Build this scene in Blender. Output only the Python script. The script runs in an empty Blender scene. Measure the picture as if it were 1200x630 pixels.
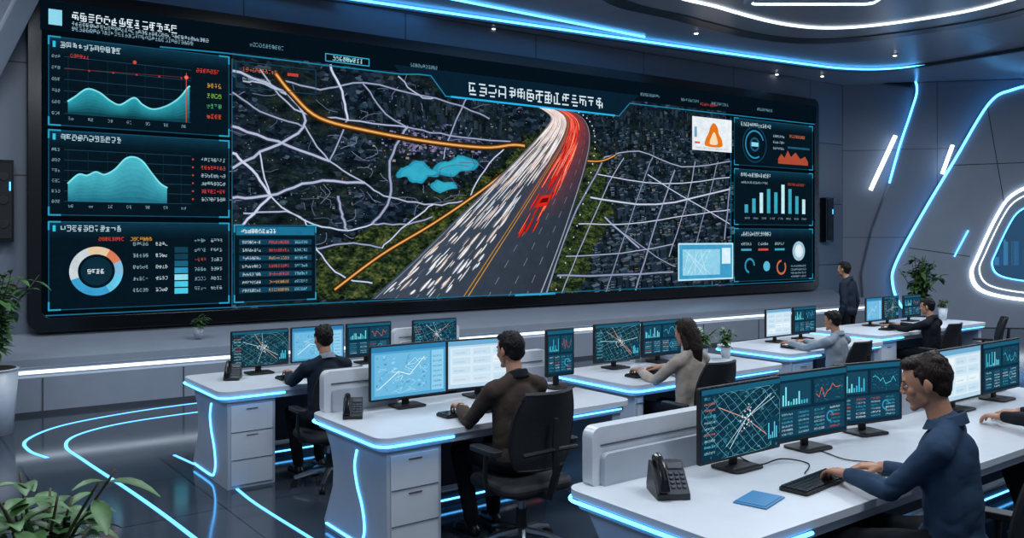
import bpy, math, random
import numpy as np
from mathutils import Vector, Matrix, noise
random.seed(7)
scene = bpy.context.scene
scene.view_settings.view_transform = 'Standard'
TH = math.radians(37)

# ------------------------------------------------------------------ helpers
def hx(h):
    h = h.lstrip('#')
    o = []
    for i in (0, 2, 4):
        c = int(h[i:i+2], 16) / 255
        o.append(c / 12.92 if c <= .04045 else ((c + .055) / 1.055) ** 2.4)
    return (o[0], o[1], o[2], 1)

def mat(name, col, rough=.5, metal=0, es=0, var=0, bump=0, scale=15, coat=0, stretch=(1, 1, 1), spec=.5, sss=0):
    m = bpy.data.materials.new(name); m.use_nodes = True
    nt = m.node_tree; b = nt.nodes['Principled BSDF']
    c = hx(col) if isinstance(col, str) else col
    b.inputs['Base Color'].default_value = c
    b.inputs['Roughness'].default_value = rough
    b.inputs['Metallic'].default_value = metal
    b.inputs['Coat Weight'].default_value = coat
    b.inputs['Specular IOR Level'].default_value = spec
    if sss:
        b.inputs['Subsurface Weight'].default_value = sss; b.inputs['Subsurface Scale'].default_value = .01
        b.inputs['Subsurface Radius'].default_value = (1, .4, .2)
    if es:
        b.inputs['Emission Color'].default_value = c
        b.inputs['Emission Strength'].default_value = es
    tc = nt.nodes.new('ShaderNodeTexCoord'); mp = nt.nodes.new('ShaderNodeMapping')
    mp.inputs['Scale'].default_value = stretch
    nt.links.new(tc.outputs['Object'], mp.inputs['Vector'])
    n = nt.nodes.new('ShaderNodeTexNoise'); n.inputs['Scale'].default_value = scale; n.inputs['Detail'].default_value = 4
    nt.links.new(mp.outputs['Vector'], n.inputs['Vector'])
    if var:
        r = nt.nodes.new('ShaderNodeValToRGB')
        r.color_ramp.elements[0].position = .3; r.color_ramp.elements[1].position = .7
        r.color_ramp.elements[0].color = tuple(x * (1 - var) for x in c[:3]) + (1,)
        r.color_ramp.elements[1].color = tuple(min(1, x * (1 + var)) for x in c[:3]) + (1,)
        nt.links.new(n.outputs['Fac'], r.inputs['Fac']); nt.links.new(r.outputs['Color'], b.inputs['Base Color'])
    if bump:
        bp = nt.nodes.new('ShaderNodeBump'); bp.inputs['Strength'].default_value = bump; bp.inputs['Distance'].default_value = .01
        nt.links.new(n.outputs['Fac'], bp.inputs['Height']); nt.links.new(bp.outputs['Normal'], b.inputs['Normal'])
    return m

def panel_mat(name, col, seam, rough, bw, rh, mortar, rot=0, var=.06, rvar=0):
    m = mat(name, col, rough); nt = m.node_tree; b = nt.nodes['Principled BSDF']
    tc = nt.nodes.new('ShaderNodeTexCoord'); mp = nt.nodes.new('ShaderNodeMapping')
    mp.inputs['Rotation'].default_value = (0, 0, rot)
    nt.links.new(tc.outputs['Object'], mp.inputs['Vector'])
    br = nt.nodes.new('ShaderNodeTexBrick'); br.offset = 0
    c = hx(col)
    br.inputs['Color1'].default_value = tuple(x * (1 - var) for x in c[:3]) + (1,)
    br.inputs['Color2'].default_value = tuple(x * (1 + var) for x in c[:3]) + (1,)
    br.inputs['Mortar'].default_value = hx(seam)
    br.inputs['Scale'].default_value = 1; br.inputs['Mortar Size'].default_value = mortar
    br.inputs['Brick Width'].default_value = bw; br.inputs['Row Height'].default_value = rh
    nt.links.new(mp.outputs['Vector'], br.inputs['Vector']); nt.links.new(br.outputs['Color'], b.inputs['Base Color'])
    if rvar:
        n = nt.nodes.new('ShaderNodeTexNoise'); n.inputs['Scale'].default_value = 1.3
        nt.links.new(mp.outputs['Vector'], n.inputs['Vector'])
        mr = nt.nodes.new('ShaderNodeMapRange'); mr.inputs['To Min'].default_value = rough - rvar; mr.inputs['To Max'].default_value = rough + rvar
        nt.links.new(n.outputs['Fac'], mr.inputs['Value']); nt.links.new(mr.outputs['Result'], b.inputs['Roughness'])
    return m

def color_screen_mat(name, strength, grain=0):
    m = bpy.data.materials.new(name); m.use_nodes = True; nt = m.node_tree
    for n in list(nt.nodes): nt.nodes.remove(n)
    a = nt.nodes.new('ShaderNodeAttribute'); a.attribute_name = 'Col'
    e = nt.nodes.new('ShaderNodeEmission'); e.inputs['Strength'].default_value = strength
    o = nt.nodes.new('ShaderNodeOutputMaterial')
    nt.links.new(a.outputs['Color'], e.inputs['Color']); nt.links.new(e.outputs[0], o.inputs[0])
    if grain:
        tc = nt.nodes.new('ShaderNodeTexCoord'); n = nt.nodes.new('ShaderNodeTexNoise'); n.inputs['Scale'].default_value = 7; n.inputs['Detail'].default_value = 8; n.inputs['Roughness'].default_value = .75
        nt.links.new(tc.outputs['Object'], n.inputs['Vector'])
        mr = nt.nodes.new('ShaderNodeMapRange'); mr.inputs['From Min'].default_value = .3; mr.inputs['From Max'].default_value = .7
        mr.inputs['To Min'].default_value = strength*(1-grain); mr.inputs['To Max'].default_value = strength*(1+grain)
        nt.links.new(n.outputs['Fac'], mr.inputs['Value']); nt.links.new(mr.outputs['Result'], e.inputs['Strength'])
    return m

def ramp(nt, els):
    r = nt.nodes.new('ShaderNodeValToRGB'); e = r.color_ramp.elements
    e[0].position, e[0].color = els[0][0], hx(els[0][1]); e[1].position, e[1].color = els[-1][0], hx(els[-1][1])
    for p, c in els[1:-1]:
        k = e.new(p); k.color = hx(c)
    return r

def aerial_mat(name, kind):
    m = bpy.data.materials.new(name); m.use_nodes = True; nt = m.node_tree
    for n in list(nt.nodes): nt.nodes.remove(n)
    N = nt.nodes.new; Lk = nt.links.new
    tc = N('ShaderNodeTexCoord'); mp = N('ShaderNodeMapping'); mp.inputs['Scale'].default_value = (1, 1.7, 1); mp.inputs['Rotation'].default_value = (0, 0, .3)
    Lk(tc.outputs['Object'], mp.inputs['Vector'])
    def nz(s, d=8, r=.7):
        n = N('ShaderNodeTexNoise'); n.inputs['Scale'].default_value = s; n.inputs['Detail'].default_value = d; n.inputs['Roughness'].default_value = r
        Lk(mp.outputs['Vector'], n.inputs['Vector']); return n.outputs['Fac']
    def vor(s):
        n = N('ShaderNodeTexVoronoi'); n.distance = 'CHEBYCHEV'; n.inputs['Scale'].default_value = s
        Lk(mp.outputs['Vector'], n.inputs['Vector']); return n
    if kind == 'forest': fr = ramp(nt, [(.36, '#080d0b'), (.46, '#182416'), (.54, '#30401f'), (.63, '#525530'), (.74, '#857646')]); Lk(nz(4.5, 10, .72), fr.inputs['Fac'])
    else: fr = ramp(nt, [(.38, '#070d12'), (.50, '#131e20'), (.62, '#222d28'), (.78, '#3c4338')]); Lk(nz(4, 8, .6), fr.inputs['Fac'])
    v = vor(11); sep = N('ShaderNodeSeparateColor'); Lk(v.outputs['Color'], sep.inputs['Color'])
    cr = ramp(nt, [(0, '#070e16'), (.45, '#0f1b27'), (.75, '#192a3a'), (.92, '#293a4a'), (1, '#4e6072')]); Lk(sep.outputs['Red'], cr.inputs['Fac'])
    mix = N('ShaderNodeMix'); mix.data_type = 'RGBA'
    Lk(cr.outputs['Color'], mix.inputs['A']); Lk(fr.outputs['Color'], mix.inputs['B'])
    if kind == 'forest': mix.inputs['Factor'].default_value = .97
    else:
        mr = N('ShaderNodeMapRange'); mr.inputs['From Min'].default_value = .42; mr.inputs['From Max'].default_value = .60
        Lk(nz(.8, 3, .5), mr.inputs['Value']); Lk(mr.outputs['Result'], mix.inputs['Factor'])
    e = N('ShaderNodeEmission'); mr2 = N('ShaderNodeMapRange'); mr2.inputs['From Min'].default_value = .3; mr2.inputs['From Max'].default_value = .7
    mr2.inputs['To Min'].default_value = .6; mr2.inputs['To Max'].default_value = 1.4 if kind != 'forest' else 1.8
    Lk(nz(18, 4, .6), mr2.inputs['Value']); Lk(mr2.outputs['Result'], e.inputs['Strength'])
    Lk(mix.outputs['Result'], e.inputs['Color']); o = N('ShaderNodeOutputMaterial'); Lk(e.outputs[0], o.inputs[0])
    return m

def catmull(pts, n=8, closed=False):
    P = [Vector(p) for p in pts]; out = []
    k = len(P)
    rng = range(k if closed else k - 1)
    for i in rng:
        if closed: a, b, c, d = P[i-1], P[i], P[(i+1) % k], P[(i+2) % k]
        else: a, b, c, d = P[max(i-1, 0)], P[i], P[i+1], P[min(i+2, k-1)]
        for j in range(n):
            t = j / n
            out.append(.5 * ((2*b) + (c-a)*t + (2*a-5*b+4*c-d)*t*t + (3*b-a-3*c+d)*t**3))
    if not closed: out.append(P[-1])
    return out

def rrect(x0, y0, x1, y1, r, n=5):
    o = []
    for cx, cy, a0 in ((x1-r, y1-r, 0), (x0+r, y1-r, 90), (x0+r, y0+r, 180), (x1-r, y0+r, 270)):
        for i in range(n+1):
            a = math.radians(a0 + 90*i/n); o.append((cx + r*math.cos(a), cy + r*math.sin(a)))
    return o

class MB:
    def __init__(s): s.v = []; s.f = []; s.m = []; s.mats = []
    def idx(s, m):
        if m not in s.mats: s.mats.append(m)
        return s.mats.index(m)
    def add(s, vs, fs, m, M=None):
        o = len(s.v)
        for p in vs:
            p = Vector(p)
            s.v.append(M @ p if M else p)
        for i, f in enumerate(fs):
            s.f.append([o + k for k in f]); s.m.append(s.idx(m[i] if isinstance(m, list) else m))
    def box(s, c, d, m, M=None, rz=0):
        x, y, z = d[0]/2, d[1]/2, d[2]/2
        R = Matrix.Translation(c) @ Matrix.Rotation(rz, 4, 'Z')
        vs = [R @ Vector((a*x, b*y, e*z)) for e in (-1, 1) for a, b in ((-1,-1),(1,-1),(1,1),(-1,1))]
        s.add(vs, [(3,2,1,0),(4,5,6,7),(0,1,5,4),(1,2,6,5),(2,3,7,6),(3,0,4,7)], m, M)
    def ell(s, c, r, m, R=None, seg=14, rings=9, M=None):
        vs = []; fs = []
        for i in range(1, rings):
            ph = math.pi*i/rings
            for j in range(seg):
                a = 2*math.pi*j/seg
                vs.append((math.sin(ph)*math.cos(a)*r[0], math.sin(ph)*math.sin(a)*r[1], math.cos(ph)*r[2]))
        for i in range(rings-2):
            for j in range(seg):
                k = (j+1) % seg
                fs.append((i*seg+j, (i+1)*seg+j, (i+1)*seg+k, i*seg+k))
        vs.append((0,0,r[2])); vs.append((0,0,-r[2])); t = len(vs)-2
        for j in range(seg):
            k = (j+1) % seg
            fs.append((t, j, k)); fs.append((t+1, (rings-2)*seg+k, (rings-2)*seg+j))
        T = Matrix.Translation(c)
        if R is not None: T = T @ R.to_4x4()
        if M: T = M @ T
        s.add(vs, fs, m, T)
    def cyl(s, a, b, ra, rb, m, n=14, M=None):
        a = Vector(a); b = Vector(b); d = (b-a).normalized()
        q = Vector((0,0,1)) if abs(d.z) < .9 else Vector((1,0,0))
        u = d.cross(q).normalized(); w = u.cross(d)
        vs = []
        for c, r in ((a, ra), (b, rb)):
            for j in range(n):
                t = 2*math.pi*j/n; vs.append(c + u*math.cos(t)*r - w*math.sin(t)*r)
        fs = [(j, (j+1)%n, n+(j+1)%n, n+j) for j in range(n)]
        fs.append(tuple(reversed(range(n)))); fs.append(tuple(range(n, 2*n)))
        s.add(vs, fs, m, M)
    def cap(s, a, b, ra, rb, m):
        s.ell(a, (ra,)*3, m); s.ell(b, (rb,)*3, m)
        if (Vector(a)-Vector(b)).length > 1e-4: s.cyl(a, b, ra, rb, m)
    def prism(s, poly, z0, z1, m, M=None):
        n = len(poly)
        vs = [(p[0], p[1], z0) for p in poly] + [(p[0], p[1], z1) for p in poly]
        fs = [tuple(reversed(range(n))), tuple(range(n, 2*n))] + [(i, (i+1)%n, n+(i+1)%n, n+i) for i in range(n)]
        s.add(vs, fs, m, M)
    def ring(s, outer, inner, z0, z1, m, M=None):
        n = len(outer)
        vs = [(p[0],p[1],z0) for p in outer]+[(p[0],p[1],z1) for p in outer]+[(p[0],p[1],z0) for p in inner]+[(p[0],p[1],z1) for p in inner]
        fs = []
        for i in range(n):
            j = (i+1) % n
            fs += [(i,j,n+j,n+i), (2*n+j,2*n+i,3*n+i,3*n+j), (n+i,n+j,3*n+j,3*n+i), (j,i,2*n+i,2*n+j)]
        s.add(vs, fs, m, M)
    def tube(s, pts, r, m, n=6, M=None, closed=False):
        P = [Vector(p) for p in pts]; k = len(P); vs = []; fs = []
        for i in range(k):
            t = (P[min(i+1,k-1)] - P[max(i-1,0)]).normalized()
            q = Vector((0,0,1)) if abs(t.z) < .8 else Vector((0.3,1,0))
            u = t.cross(q).normalized(); w = u.cross(t)
            rr = r[i] if isinstance(r, list) else r
            for j in range(n):
                a = 2*math.pi*j/n; vs.append(P[i] + u*math.cos(a)*rr + w*math.sin(a)*rr)
        for i in range(k-1):
            for j in range(n):
                l = (j+1) % n; fs.append((i*n+j, (i+1)*n+j, (i+1)*n+l, i*n+l))
        fs.append(tuple(range(n))); fs.append(tuple(reversed(range((k-1)*n, k*n))))
        s.add(vs, fs, m, M)
    def ribbon(s, pts, w, z, m, M=None, h=.004):
        P = [Vector((p[0], p[1])) for p in pts]; L = []; R = []
        for i in range(len(P)):
            t = (P[min(i+1,len(P)-1)] - P[max(i-1,0)]).normalized(); nn = Vector((-t.y, t.x))*w/2
            L.append(P[i]+nn); R.append(P[i]-nn)
        k = len(P)
        vs = [(p.x,p.y,z+h) for p in L]+[(p.x,p.y,z+h) for p in R]+[(p.x,p.y,z) for p in L]+[(p.x,p.y,z) for p in R]
        fs = []
        for i in range(k-1):
            fs += [(k+i,k+i+1,i+1,i), (i,i+1,2*k+i+1,2*k+i), (k+i+1,k+i,3*k+i,3*k+i+1), (2*k+i,2*k+i+1,3*k+i+1,3*k+i)]
        s.add(vs, fs, m, M)
    def obj(s, name, M=None, parent=None, bevel=0, smooth=True, angle=35):
        me = bpy.data.meshes.new(name); me.from_pydata([tuple(v) for v in s.v], [], s.f)
        for m in s.mats: me.materials.append(m)
        me.polygons.foreach_set('material_index', s.m)
        if smooth:
            me.polygons.foreach_set('use_smooth', [True]*len(me.polygons))
            if angle: me.set_sharp_from_angle(angle=math.radians(angle))
        me.update()
        o = bpy.data.objects.new(name, me); scene.collection.objects.link(o)
        if parent: o.parent = parent
        if M is not None: o.matrix_local = M
        if bevel:
            b = o.modifiers.new('bevel', 'BEVEL'); b.width = bevel; b.segments = 2; b.limit_method = 'ANGLE'; b.angle_limit = math.radians(40)
        return o

def empty(name, M):
    o = bpy.data.objects.new(name, None); scene.collection.objects.link(o); o.matrix_world = M
    o.empty_display_size = .1
    return o

class CM:
    """flat colour graphics shown on a display"""
    def __init__(s, step=.003): s.v=[]; s.f=[]; s.c=[]; s.step=step
    def poly(s, pts, col, layer=0):
        o = len(s.v)
        a = 0
        for i in range(len(pts)):
            p, q = pts[i], pts[(i+1) % len(pts)]; a += p[0]*q[1]-q[0]*p[1]
        if a < 0: pts = list(reversed(pts))
        for p in pts: s.v.append((p[0], p[1], layer*s.step))
        s.f.append(list(range(o, o+len(pts)))); s.c.append(hx(col) if isinstance(col, str) else col)
    def rect(s, x0, y0, x1, y1, col, layer=0): s.poly([(x0,y0),(x1,y0),(x1,y1),(x0,y1)], col, layer)
    def line(s, pts, w, col, layer=1):
        P = [Vector((p[0], p[1])) for p in pts]
        for i in range(len(P)-1):
            d = P[i+1]-P[i]
            if d.length < 1e-6: continue
            d.normalize(); n = Vector((-d.y, d.x))*w/2; e = d*w*.3
            s.poly([P[i]-n-e, P[i+1]-n+e, P[i+1]+n+e, P[i]+n-e], col, layer)
    def frame(s, x0, y0, x1, y1, w, col, layer=1):
        s.line([(x0,y0),(x1,y0),(x1,y1),(x0,y1),(x0,y0)], w, col, layer)
    def disc(s, x, y, r, col, layer=1, n=18, a0=0, a1=360, ri=0):
        for i in range(n):
            a = math.radians(a0+(a1-a0)*i/n); b = math.radians(a0+(a1-a0)*(i+1)/n)
            if ri: s.poly([(x+ri*math.cos(a),y+ri*math.sin(a)),(x+r*math.cos(a),y+r*math.sin(a)),(x+r*math.cos(b),y+r*math.sin(b)),(x+ri*math.cos(b),y+ri*math.sin(b))], col, layer)
            else: s.poly([(x,y),(x+r*math.cos(a),y+r*math.sin(a)),(x+r*math.cos(b),y+r*math.sin(b))], col, layer)
    def text(s, x0, y0, x1, h, col, layer=2, rng=random, asp=.85, skip=.0):
        w = h*asp; x = x0; t = h*.12
        while x + w*.8 <= x1:
            n = 4 if h > .05 else 3
            for k in range(n):
                if rng.random() < .8:
                    yy = y0 + (h-t)*k/(n-1); a = rng.uniform(0, .25); s.rect(x+w*a, yy, x+w*rng.uniform(.6, .85), yy+t, col, layer)
            for k in range(3):
                if rng.random() < .6:
                    xx = x + w*(.05+.33*k); b = rng.uniform(0, .4); s.rect(xx, y0+h*b, xx+t, y0+h*rng.uniform(b+.3, 1), col, layer)
            x += w
    def obj(s, name, m, M, parent):
        me = bpy.data.meshes.new(name); me.from_pydata(s.v, [], s.f); me.materials.append(m)
        ca = me.color_attributes.new('Col', 'FLOAT_COLOR', 'CORNER')
        arr = []
        for f, c in zip(s.f, s.c):
            for _ in f: arr.extend(c)
        ca.data.foreach_set('color', arr)
        o = bpy.data.objects.new(name, me); scene.collection.objects.link(o); o.parent = parent; o.matrix_local = M
        return o

# ------------------------------------------------------------------ materials
M_wall = panel_mat('wall_panel_grey', '#727b89', '#343a44', .42, 2.4, 1.31, .010)
M_wall2 = panel_mat('wall_side_grey', '#828c9c', '#565e6a', .4, 1.9, 1.9, .01)
M_pale = mat('pale_composite', '#a0aab8', .35, var=.04, scale=3)
M_ceil = panel_mat('ceiling_panel', '#919bab', '#5a626e', .28, 2.2, 2.2, .006, rot=-TH)
M_ceil2 = mat('ceiling_raft', '#969fae', .28, var=.03, scale=2)
M_cdark = mat('ceiling_dark_band', '#39414d', .3, var=.05, scale=2)
M_floor = panel_mat('floor_tiles', '#3a434e', '#14181d', .10, 1.0, 1.0, .006, rot=-TH, var=.10, rvar=.04)
M_cyan = mat('led_cyan', (.085, .44, 1, 1), .4, es=4.6)
M_white = mat('led_white', (.78, .89, 1, 1), .4, es=2.6)
M_benchled = mat('led_bench', (.78, .90, 1, 1), .4, es=1.6)
M_floorled = mat('floor_led', (.11, .45, .95, 1), .3, es=1.9)
M_black = mat('black_gloss', '#06080b', .22, var=.1, scale=5)
M_blackm = mat('black_matte', '#101317', .55, var=.15, scale=40, bump=.1)
M_phone = mat('phone_plastic', '#1c2128', .4, var=.1, scale=30)
M_desk = mat('desk_white_laminate', '#d0d5dc', .28, var=.03, scale=6)
M_desk2 = mat('desk_side_white', '#b0b7c2', .35, var=.03, scale=6)
M_bench = mat('bench_grey', '#8d95a2', .4, var=.04, scale=4)
M_dgrey = mat('desk_dark_grey', '#3a424e', .45, var=.06, scale=8)
M_seam = mat('seam_dark', '#3a414b', .6, var=.05)
M_mesh = mat('chair_mesh', '#14181e', .7, var=.25, scale=120, bump=.3)
M_chrome = mat('chair_metal', '#8b929b', .25, metal=.9, var=.05)
M_big = color_screen_mat('video_wall_pixels', 1.0, .15)
M_city = aerial_mat('aerial_city_picture', 'city'); M_forest = aerial_mat('aerial_forest_picture', 'forest')
M_mon = color_screen_mat('monitor_pixels', 1.05)
M_skin = mat('skin', '#b08068', .5, var=.08, scale=25, bump=.06, spec=.35, sss=.15)
M_lip = mat('lips', '#8a5448', .5, var=.04)
M_eye = mat('eye_white', '#b9b9b4', .25, var=.02)
M_iris = mat('iris', '#1b120d', .15, var=.1)
M_leaf = mat('leaf_green', '#4a7040', .45, var=.4, scale=14)
M_stem = mat('stem_brown', '#4c4630', .7, var=.2)
M_pot = mat('pot_white', '#b9bfc8', .35, var=.03)
M_soil = mat('soil', '#241a12', .9, var=.3, scale=40, bump=.5)
M_paper = mat('blue_folder', '#3d7fae', .5, var=.05)
M_shoe = mat('shoe_black', '#0b0b0c', .35, var=.1)

# ------------------------------------------------------------------ camera
cam = bpy.data.cameras.new('camera'); cam.lens = 30; cam.sensor_width = 36; cam.shift_y = -37/1200
cam.clip_end = 200
co = bpy.data.objects.new('camera', cam); scene.collection.objects.link(co)
co.location = (0, 0, 1.9); co.rotation_euler = (math.radians(90), 0, 0)
scene.camera = co

# ------------------------------------------------------------------ room shell
CZ = 5.24
mb = MB(); mb.box((1.5, 9, -.05), (27, 24, .1), M_floor); mb.obj('floor', smooth=False)
mb = MB(); mb.box((1.5, 9, CZ+.05), (27, 24, .1), M_ceil); mb.obj('ceiling', smooth=False)

wd = Vector((.8256, .5642, 0)); wn = Vector((.5642, -.8256, 0)); L0 = Vector((-5.55, 10, 0))
MW = Matrix(((wd.x, 0, wn.x, L0.x), (wd.y, 0, wn.y, L0.y), (0, 1, 0, 0), (0, 0, 0, 1)))
mb = MB(); mb.box((6.2, CZ/2, -.1), (18.6, CZ, .2), M_wall); mb.obj('wall_front', MW, smooth=False)
d2 = Vector((.984, -.178, 0)).normalized(); n2 = Vector((d2.y, -d2.x, 0)); C2 = Vector((7.26, 18.75, 0))
MR = Matrix(((d2.x, 0, n2.x, C2.x), (d2.y, 0, n2.y, C2.y), (0, 1, 0, 0), (0, 0, 0, 1)))
mb = MB(); mb.box((3.5, CZ/2, -.1), (7.2, CZ, .2), M_wall2); mb.obj('wall_right', MR, smooth=False)
mb = MB(); mb.box((-8.4, 3.4, CZ/2), (.2, 10, CZ), M_wall2); mb.obj('wall_left', smooth=False)

def a2(px, py, d=0):   # image pixels projected onto the right wall: metres along wall / height
    p = (px-600)/1000; a = (18.75*p-7.26)/(.984+.18*p); Y = 18.75-.18*a
    return (a, 1.9+(278-py)*Y/1000)

t1 = [a2(*p) for p in ((1040, 70), (1066, 90), (1072, 105), (1066, 135), (1044, 205), (1020, 270), (1008, 320), (1010, 350), (1030, 381))] + [(6.9, 0), (6.9, CZ)]
t1[0] = (t1[0][0], CZ); t1[-3] = (t1[-3][0], 0)
mb = MB(); mb.prism(list(reversed(t1)), 0, .14, M_wall2)
mb.obj('wall_fin', MR, bevel=.02)
edge = catmull([a2(*p) for p in ((1215, 100), (1180, 108), (1152, 124), (1112, 190), (1076, 250), (1046, 305), (1041, 330), (1052, 358), (1085, 380))], 6)
t2 = [(p.x, p.y) for p in edge]
t2[-1] = (t2[-1][0], 0)
t2 += [(6.8, 0), (6.8, t2[0][1])]
mb = MB(); mb.prism(list(reversed(t2)), .14, .34, M_pale)
mb.obj('wall_fin', MR, bevel=.02)
mb = MB()
mb.tube([(p.x, p.y, .35) for p in edge[:-2]], .026, M_cyan)
e1c = catmull([a2(*p) for p in ((1010, 80), (1050, 87), (1068, 94), (1072, 108), (1066, 130), (1052, 172), (1040, 215))], 6)
mb.tube([(p.x, p.y, .16) for p in e1c], .022, M_cyan)
mb.tube([a2(1047, 160)+(.17,), a2(1018, 223)+(.17,)], .045, M_white)
mb.tube([a2(1110, 172)+(.36,), a2(1098, 205)+(.36,)], .04, M_white)
mb.tube([a2(1128, 270)+(.36,), a2(1112, 300)+(.36,)], .014, M_cyan)
mb.tube([a2(1160, 90)+(.16,), a2(1195, 87)+(.16,)], .03, M_white)
mb.obj('wall_led_strip', MR)
mb = MB()
for p, q in (((1110, 195), (1250, 190)), ((1150, 125), (1170, 240)), ((1060, 290), (1130, 300))):
    mb.tube([a2(*p)+(.342,), a2(*q)+(.342,)], .008, M_seam)
mb.obj('trim_1', MR)
wo = [(p.x, p.y) for p in catmull([a2(*p) for p in ((1130, 322), (1138, 298), (1160, 252), (1178, 228), (1210, 215), (1262, 212), (1285, 235), (1270, 330), (1250, 350), (1200, 352), (1145, 342))], 5, True)]
cx = sum(p[0] for p in wo)/len(wo); cy = sum(p[1] for p in wo)/len(wo)
sc = lambda k: [(cx+(p[0]-cx)*k, cy+(p[1]-cy)*k) for p in wo]
w_e = empty('window_1', MR)
mb = MB(); mb.ring(sc(1.0), sc(.95), .34, .39, M_white); mb.obj('window_light_frame', parent=w_e)
mb = MB(); mb.ring(sc(.95), sc(.66), .34, .37, M_pale); mb.obj('window_surround', parent=w_e)
mb = MB(); mb.ring(sc(.86), sc(.845), .34, .385, M_white); mb.ring(sc(.66), sc(.64), .34, .39, M_cyan); mb.obj('window_inner_light', parent=w_e)
cm = CM(.002)
cm.poly(sc(.65), '#2a4c6c', 0)
rg = random.Random(3)
for i in range(40):
    x = cx+rg.uniform(-.8, .75); w = rg.uniform(.04, .12); h = rg.uniform(.15, .6)
    cm.rect(x, cy-.45, x+w, cy-.45+h, rg.choice(['#2f5c8a', '#27507c', '#3a739f', '#2a4a68']), 1+i % 4)
cm.obj('window_view_pane', M_mon, Matrix.Translation((0, 0, .345)), w_e)

mb = MB(); MXZ = Matrix(((1,0,0,0),(0,0,-1,9.3),(0,1,0,0),(0,0,0,1)))
mb.prism([(-7.35, .0), (-6.9, 0), (-6.75, 1.6), (-4.89, CZ), (-5.6, CZ), (-7.45, 1.8)], -.2, .2, M_pale, MXZ)
mb.obj('slanted_column', bevel=.03)

mb = MB()
prof = [(0, 0), (.98, 0), (.98, .40), (.93, .42), (.93, .50), (1.0, .52), (1.0, .60), (.93, .64), (.25, .70), (.1, .78), (0, .78)]
mb.prism(prof, -2.4, 15.0, M_bench, Matrix(((0,0,1,0),(0,1,0,0),(1,0,0,0),(0,0,0,1))))
mb.box((6.3, .455, .94), (17.4, .035, .03), M_benchled)
for i in range(12): mb.box((-1.5+i*1.45, .2, .983), (.012, .38, .012), M_seam)
mb.box((6.3, .02, .985), (17.4, .04, .02), M_seam)
mb.obj('wall_bench', MW)

for u, w, z0, z1 in ((-.36, .2, 1.85, 2.78), (14.85, .26, 1.8, 2.75)):
    mb = MB(); mb.box((u, (z0+z1)/2, .08), (w, z1-z0, .16), M_black)
    mb.box((u, (z0+z1)/2, .165), (w*.8, (z1-z0)*.92, .012), M_mesh)
    for k in range(3): mb.cyl((u, z0+.2+k*.27, .17), (u, z0+.2+k*.27, .178), w*.28, w*.24, M_blackm)
    mb.box((u+w*.3, z1-.3, .175), (.012, .1, .006), M_cyan)
    mb.obj('wall_speaker', MW, bevel=.01)

# ------------------------------------------------------------------ ceiling features
mb = MB()
cove = catmull([(-6.5, 9.4), (-1, 12.56), (3.0, 14.85), (5.6, 16.3), (6.6, 16.75), (7.4, 16.75), (8.1, 16.2), (9.2, 14.7), (10.2, 12.6), (10.6, 9)], 8)
mb.tube([(p.x, p.y, CZ-.03) for p in cove], .018, M_cyan)
mb.ribbon([(p.x-.05, p.y+.10) for p in cove], .10, CZ-.06, M_cdark, h=.06)
mb.tube([(-.9, 11.85, CZ-.02), (2.2, 14.15, CZ-.02)], .016, M_cyan)
mb.tube([(-3.2, 11.4, CZ-.02), (-1.15, 12.75, CZ-.02)], .014, M_cyan)
mb.obj('ceiling_led_strip')
def closed_xy(pts, n=8): return [(p.x, p.y) for p in catmull(pts, n, True)]
raft = closed_xy([(1.0, 11.4), (2.4, 12.9), (4.1, 14.2), (5.4, 14.45), (6.7, 13.7), (7.6, 12.5), (8.1, 10), (7, 7), (3.5, 5.5), (1, 7.5)])
rc = (4.6, 10)
rs = lambda k: [(rc[0]+(p[0]-rc[0])*k, rc[1]+(p[1]-rc[1])*k) for p in raft]
mb = MB()
mb.ring(rs(.97), rs(.90), CZ-.09, CZ, M_cdark)
mb.prism(rs(.90), CZ-.07, CZ, M_ceil2)
mb.ring(rs(.745), rs(.73), CZ-.09, CZ-.07, M_white)
mb.ring(rs(.985), rs(.98), CZ-.03, CZ, M_cyan)
mb.obj('ceiling_raft', smooth=False)
M_spot = mat('downlight_glow', (1, .97, .9, 1), .4, es=7)
for x, y in ((-.3, 13.6), (1.6, 15.1), (3.6, 16.4), (5.4, 17.4), (-2.6, 12.1), (7.0, 15.6), (8.6, 13.6), (3.0, 13.9), (6.4, 17.6)):
    mb = MB(); mb.cyl((x, y, CZ-.02), (x, y, CZ), .05, .05, M_pale, 18); mb.cyl((x, y, CZ-.028), (x, y, CZ-.02), .03, .03, M_spot, 14)
    mb.obj('ceiling_downlight')

def area(name, loc, size, energy, col=(.84, .92, 1), rot=(0, 0, 0)):
    l = bpy.data.lights.new(name, 'AREA'); l.size = size; l.energy = energy; l.color = col
    o = bpy.data.objects.new(name, l); scene.collection.objects.link(o); o.location = loc; o.rotation_euler = rot
    return o
for x, y, e in ((-4, 6.5, 105), (0, 3.5, 120), (3.2, 2.2, 125), (-.8, 8.6, 105), (4.8, 7.5, 140), (8.8, 10.6, 220), (4.0, 10.6, 140), (-5, 2, 70)):  # fill lights added out of view to brighten the room, in made-up housings
    mb = MB(); mb.ring(rrect(x-.9, y-.9, x+.9, y+.9, .1), rrect(x-.82, y-.82, x+.82, y+.82, .1), CZ-.24, CZ-.02, M_pale)
    mb.obj('added_fill_light_frame', bevel=.005)
    area('added_fill_light', (x, y, CZ-.2), 1.6, e)
w = bpy.data.worlds.new('world'); scene.world = w; w.use_nodes = True
bg = w.node_tree.nodes['Background']; bg.inputs[0].default_value = (.46, .59, .82, 1); bg.inputs[1].default_value = .33

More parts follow.
